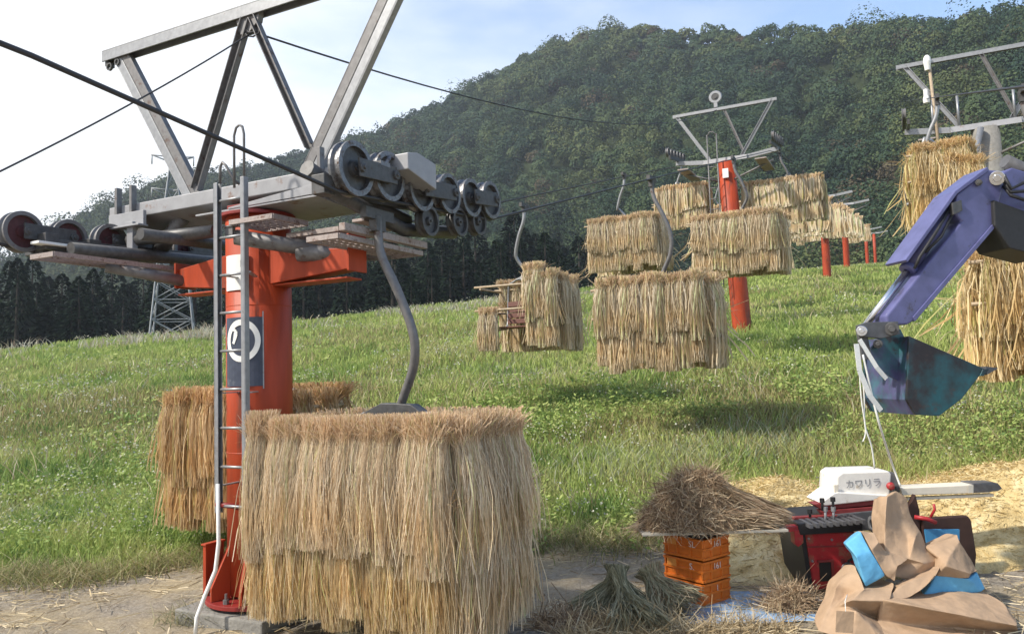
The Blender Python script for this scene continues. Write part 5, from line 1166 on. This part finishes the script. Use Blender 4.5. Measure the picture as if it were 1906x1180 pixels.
# sheaf leaning down from the pile towards the machine
def loose_sheaf(name, label, p0, p1, n, r0, r1, pal, seed, wd=.005, flare=.6, cat='straw sheaf', tie=.25, mt=None):
    g = np.random.default_rng(seed); p0 = np.array(p0, float); p1 = np.array(p1, float); d = norm(p1-p0); Lh = np.linalg.norm(p1-p0); x, y = perp(d)
    K = 7; s_ = np.linspace(0, 1, K); prof = np.interp(s_, [0, tie*.5, tie, tie+.2, 1], [r0*1.1, r0*.8, r0*.55, r0*.9, r1])
    a = g.uniform(0, 2*math.pi, n); q = np.sqrt(g.random(n)); ln = g.uniform(.82, 1.06, n); aa = a[:, None]+g.normal(0, .12, (n, K))
    pp = p0[None, None]+d*(s_[None]*ln[:, None]*Lh)[..., None]+(x*np.cos(aa)[..., None]+y*np.sin(aa)[..., None])*(prof[None]*q[:, None])[..., None]
    pp += g.normal(0, .005, pp.shape)
    zmin = H(pp[..., 0], pp[..., 1])+.004; pp[..., 2] = np.maximum(pp[..., 2], np.minimum(zmin, pp[..., 2].max())) if p1[2] < .25 else pp[..., 2]
    W = wd*g.uniform(.5, 1.4, (n, 1))*np.array([[.9, 1, 1, 1, 1, 1.3, .4]])
    V, Q, c = ribbons(pp, W, np.repeat(palette(pal, np.clip(.5+.28*g.normal(size=n), 0, 1))[:, None], K, 1), g=g)
    o = link(name, quads_mesh(name, V, Q, c), None, M_HAY); return tag(o, label, cat)
loose_sheaf('tied_sheaf', 'tied brown sheaf sloping from the pile down towards the red feed arm', (bq[0]+.16, bq[1]+.12, zb+.34), (bq[0]+.66, bq[1]+.16, zb+.03), 700, .06, .10, BRN, 41)
loose_sheaf('tied_sheaf', 'tied brown sheaf lying low on the right end of the board', (bq[0]+.05, bq[1]+.06, zb+.14), (bq[0]+.58, bq[1]+.08, zb+.05), 500, .06, .085, BRN, 42)
# standing and fallen bundles on the ground in the shade of the big rack
q = P(1148, 1052, 5.45); loose_sheaf('ground_sheaf', 'greenish grey bundle standing on spread stalks left of the crates', (q[0], q[1], q[2]), (q[0]-.03, q[1]-.06, .02), 900, .09, .36, GRN, 43, .006, tie=.22)
q = P(1205, 1058, 5.5); loose_sheaf('ground_sheaf', 'dull bundle leaning against the left side of the crates', (q[0], q[1], q[2]), (q[0]+.14, q[1]-.18, .02), 800, .10, .27, GRN+BRN[1:3], 44, .006, tie=.22)
q = P(1125, 1092, 5.2); loose_sheaf('ground_sheaf', 'thin bundle splayed towards the camera in front of the standing one', (q[0]+.10, q[1]+.1, .33), (q[0]+.18, q[1]-.35, .02), 600, .06, .24, GRN, 45, .006)
for (px, py, d, rx, ry, hz_, n, pal, sd_, lab) in ((1170, 1190, 4.95, .42, .24, .12, 1800, PAL2, 51, 'pale loose stalks heaped at the bottom edge before the bundles'), (1475, 1138, 5.4, .20, .14, .15, 1300, BRN, 52, 'dark brown stalk heap between the tarp and the paper sacks'),
        (1050, 1160, 5.2, .22, .2, .08, 800, BRN, 53, 'low brown stalk heap right of the nearest straw rack'), (1360, 1190, 4.95, .42, .10, .05, 1200, PAL2, 54, 'low pale stalk heap along the front of the tarp')):
    q = P(px, py, d); straw_heap('stalk_heap', lab, q[0], q[1], Hz(q[0], q[1]), rx, ry, hz_, n, pal, sd_, (.08, .30), .005, .9, 'straw heap')

# ------------------------------------------------------------------ golden chaff spread behind the machine
g = np.random.default_rng(77)
nx, ny = 150, 70; uu, vv = np.meshgrid(np.linspace(1.35, 7.5, nx), np.linspace(5.95, 8.9, ny))
edge = np.clip((uu-1.35-.25*fbm(vv*3, uu*0+2, 4))/.7, 0, 1)*np.clip((vv-5.95-.2*fbm(uu*3, vv*0, 6))/.45, 0, 1)*np.clip((8.9-.5*fbm(uu*1.7, vv*0, 9)+np.clip((uu-3.5)*.1, 0, .2)-vv)/.7, 0, 1)*np.clip((7.5-uu)/.5, 0, 1)
hz_ = edge*(.05+.16*fbm(uu*1.5, vv*1.5, 31)+.05*fbm(uu*7, vv*7, 32))
bigm = .10*np.exp(-(((uu-2.45)/.55)**2+((vv-7.3)/.5)**2))+.30*np.exp(-(((uu-4.9)/.9)**2+((vv-7.0)/.6)**2)); Zc = H(uu, vv)+hz_+bigm*edge+np.where(edge > .02, .012, -.05)
CHP = [(.46, .33, .14), (.60, .45, .21), (.70, .56, .29), (.78, .66, .40)]
cc_ = palette(CHP, np.clip(fbm(uu.ravel()*9, vv.ravel()*9, 33)*1.5-.25+.15*g.normal(size=uu.size), 0, 1))
ii, jj = np.meshgrid(np.arange(ny-1), np.arange(nx-1), indexing='ij'); Qc = np.stack([ii*nx+jj, ii*nx+jj+1, (ii+1)*nx+jj+1, (ii+1)*nx+jj], -1).reshape(-1, 4)
Qc = Qc[(edge.ravel()[Qc] > .02).any(axis=1)]
def chz(x, y):
    fi = np.clip((x-1.35)/(7.5-1.35)*(nx-1), 0, nx-1.001); fj = np.clip((y-5.95)/(8.9-5.95)*(ny-1), 0, ny-1.001); return Zc[fj.astype(int), fi.astype(int)], edge[fj.astype(int), fi.astype(int)]
n = 26000; x = g.uniform(1.4, 7.2, n); y = g.uniform(5.9, 9.0, n); z, e = chz(x, y); s = g.random(n) < e*1.3; x, y, z = x[s], y[s], z[s]; n = len(x)
da = g.uniform(0, 6.28, n); l_ = g.uniform(.03, .13, n); tl = g.normal(.1, .3, n); K = 3; s_ = np.linspace(-.5, .5, K)
p = np.stack([x, y, z+.012], -1)[:, None]+np.stack([np.cos(da)*np.cos(tl), np.sin(da)*np.cos(tl), np.sin(tl)], -1)[:, None]*(l_[:, None]*s_)[..., None]
A2 = ribbons(p, .006*g.uniform(.5, 1.5, (n, 1))*np.ones((1, K)), np.repeat(palette(CHP, g.random(n))[:, None], K, 1), g=g)
V, Q, c = join([(np.stack([uu, vv, Zc], -1).reshape(-1, 3), Qc, cc_), A2])
M_CHAFF = mat('rice_chaff', (.6, .45, .2), .8, spec=.2, var=.18, vscale=26, attr=True, bump=.9, bscale=120)
tag(link('chaff', quads_mesh('chaff', V, Q, c), None, M_CHAFF), kind='stuff')

# ------------------------------------------------------------------ straw litter on the bare ground, dry fringe at the meadow edge
n = 15000; x = g.uniform(-5.5, 4.5, n); y = g.uniform(4.2, 7.5, n)
den = .10+.75*np.clip(fbm(x*1.1, y*1.1, 88)*2.4-.9, 0, 1)+.5*np.exp(-((x+.6)/1.2)**2-((y-5)/.6)**2)+.35*np.clip((x-.3)/1, 0, 1)
s = g.random(n) < den; x, y = x[s], y[s]; n = len(x); z = H(x, y)+.012+g.uniform(0, .015, n)
da = g.uniform(0, 6.28, n); l_ = g.uniform(.03, .22, n); tl = g.normal(0, .1, n)
p = np.stack([x, y, z], -1)[:, None]+np.stack([np.cos(da)*np.cos(tl), np.sin(da)*np.cos(tl), np.sin(tl)], -1)[:, None]*(l_[:, None]*s_)[..., None]
A1 = ribbons(p, .005*g.uniform(.5, 1.5, (n, 1))*np.ones((1, K)), np.repeat(palette([(.2, .14, .08), (.42, .33, .19), (.60, .49, .30), (.70, .60, .42)], g.random(n))[:, None], K, 1), g=g)
link_o = link('straw_litter', quads_mesh('straw_litter', *A1), None, M_HAY); tag(link_o, kind='stuff')
n = 17000; x = g.uniform(-8, 8, n); y = meadow_edge(x)+g.normal(-.02, .20, n); keep_ = ~((x > 1.6) & (y < 7.8)); x, y = x[keep_], y[keep_]; n = len(x)
h = g.uniform(.06, .26, n); fr = blades(x, y, h, g.uniform(.004, .011, n), palette([(.20, .17, .07), (.36, .30, .15), (.50, .44, .26), (.16, .19, .06), (.30, .31, .12)], g.random(n)), g, 1.1)
q = P(385, 1150, 5.6); m2 = 700; x = g.normal(q[0], .13, m2); y = g.normal(q[1], .07, m2)
fr2 = blades(x, y, g.uniform(.05, .18, m2), g.uniform(.004, .009, m2), palette([(.14, .15, .07), (.25, .24, .14), (.36, .33, .2)], g.random(m2)), g, 1.2)
V, Q, c = join([fr, fr2]); tag(link('dry_grass', quads_mesh('dry_grass', V, Q, c), None, M_GRASS), kind='stuff')
# ------------------------------------------------------------------ the air between here and the hills
bx_ = MB(); bx_.box((0, 250, 95), (1500, 700, 330)); 
Mh = bpy.data.materials.new('haze_air'); Mh.use_nodes = True; n_ = Mh.node_tree.nodes; n_.clear()
ho = n_.new('ShaderNodeOutputMaterial'); hv = n_.new('ShaderNodeVolumePrincipled'); hv.inputs['Color'].default_value = (.80, .88, 1.0, 1); hv.inputs['Density'].default_value = .00036; hv.inputs['Anisotropy'].default_value = .2
Mh.node_tree.links.new(hv.outputs[0], ho.inputs['Volume'])
tag(bx_.build('haze', Mh), kind='stuff')
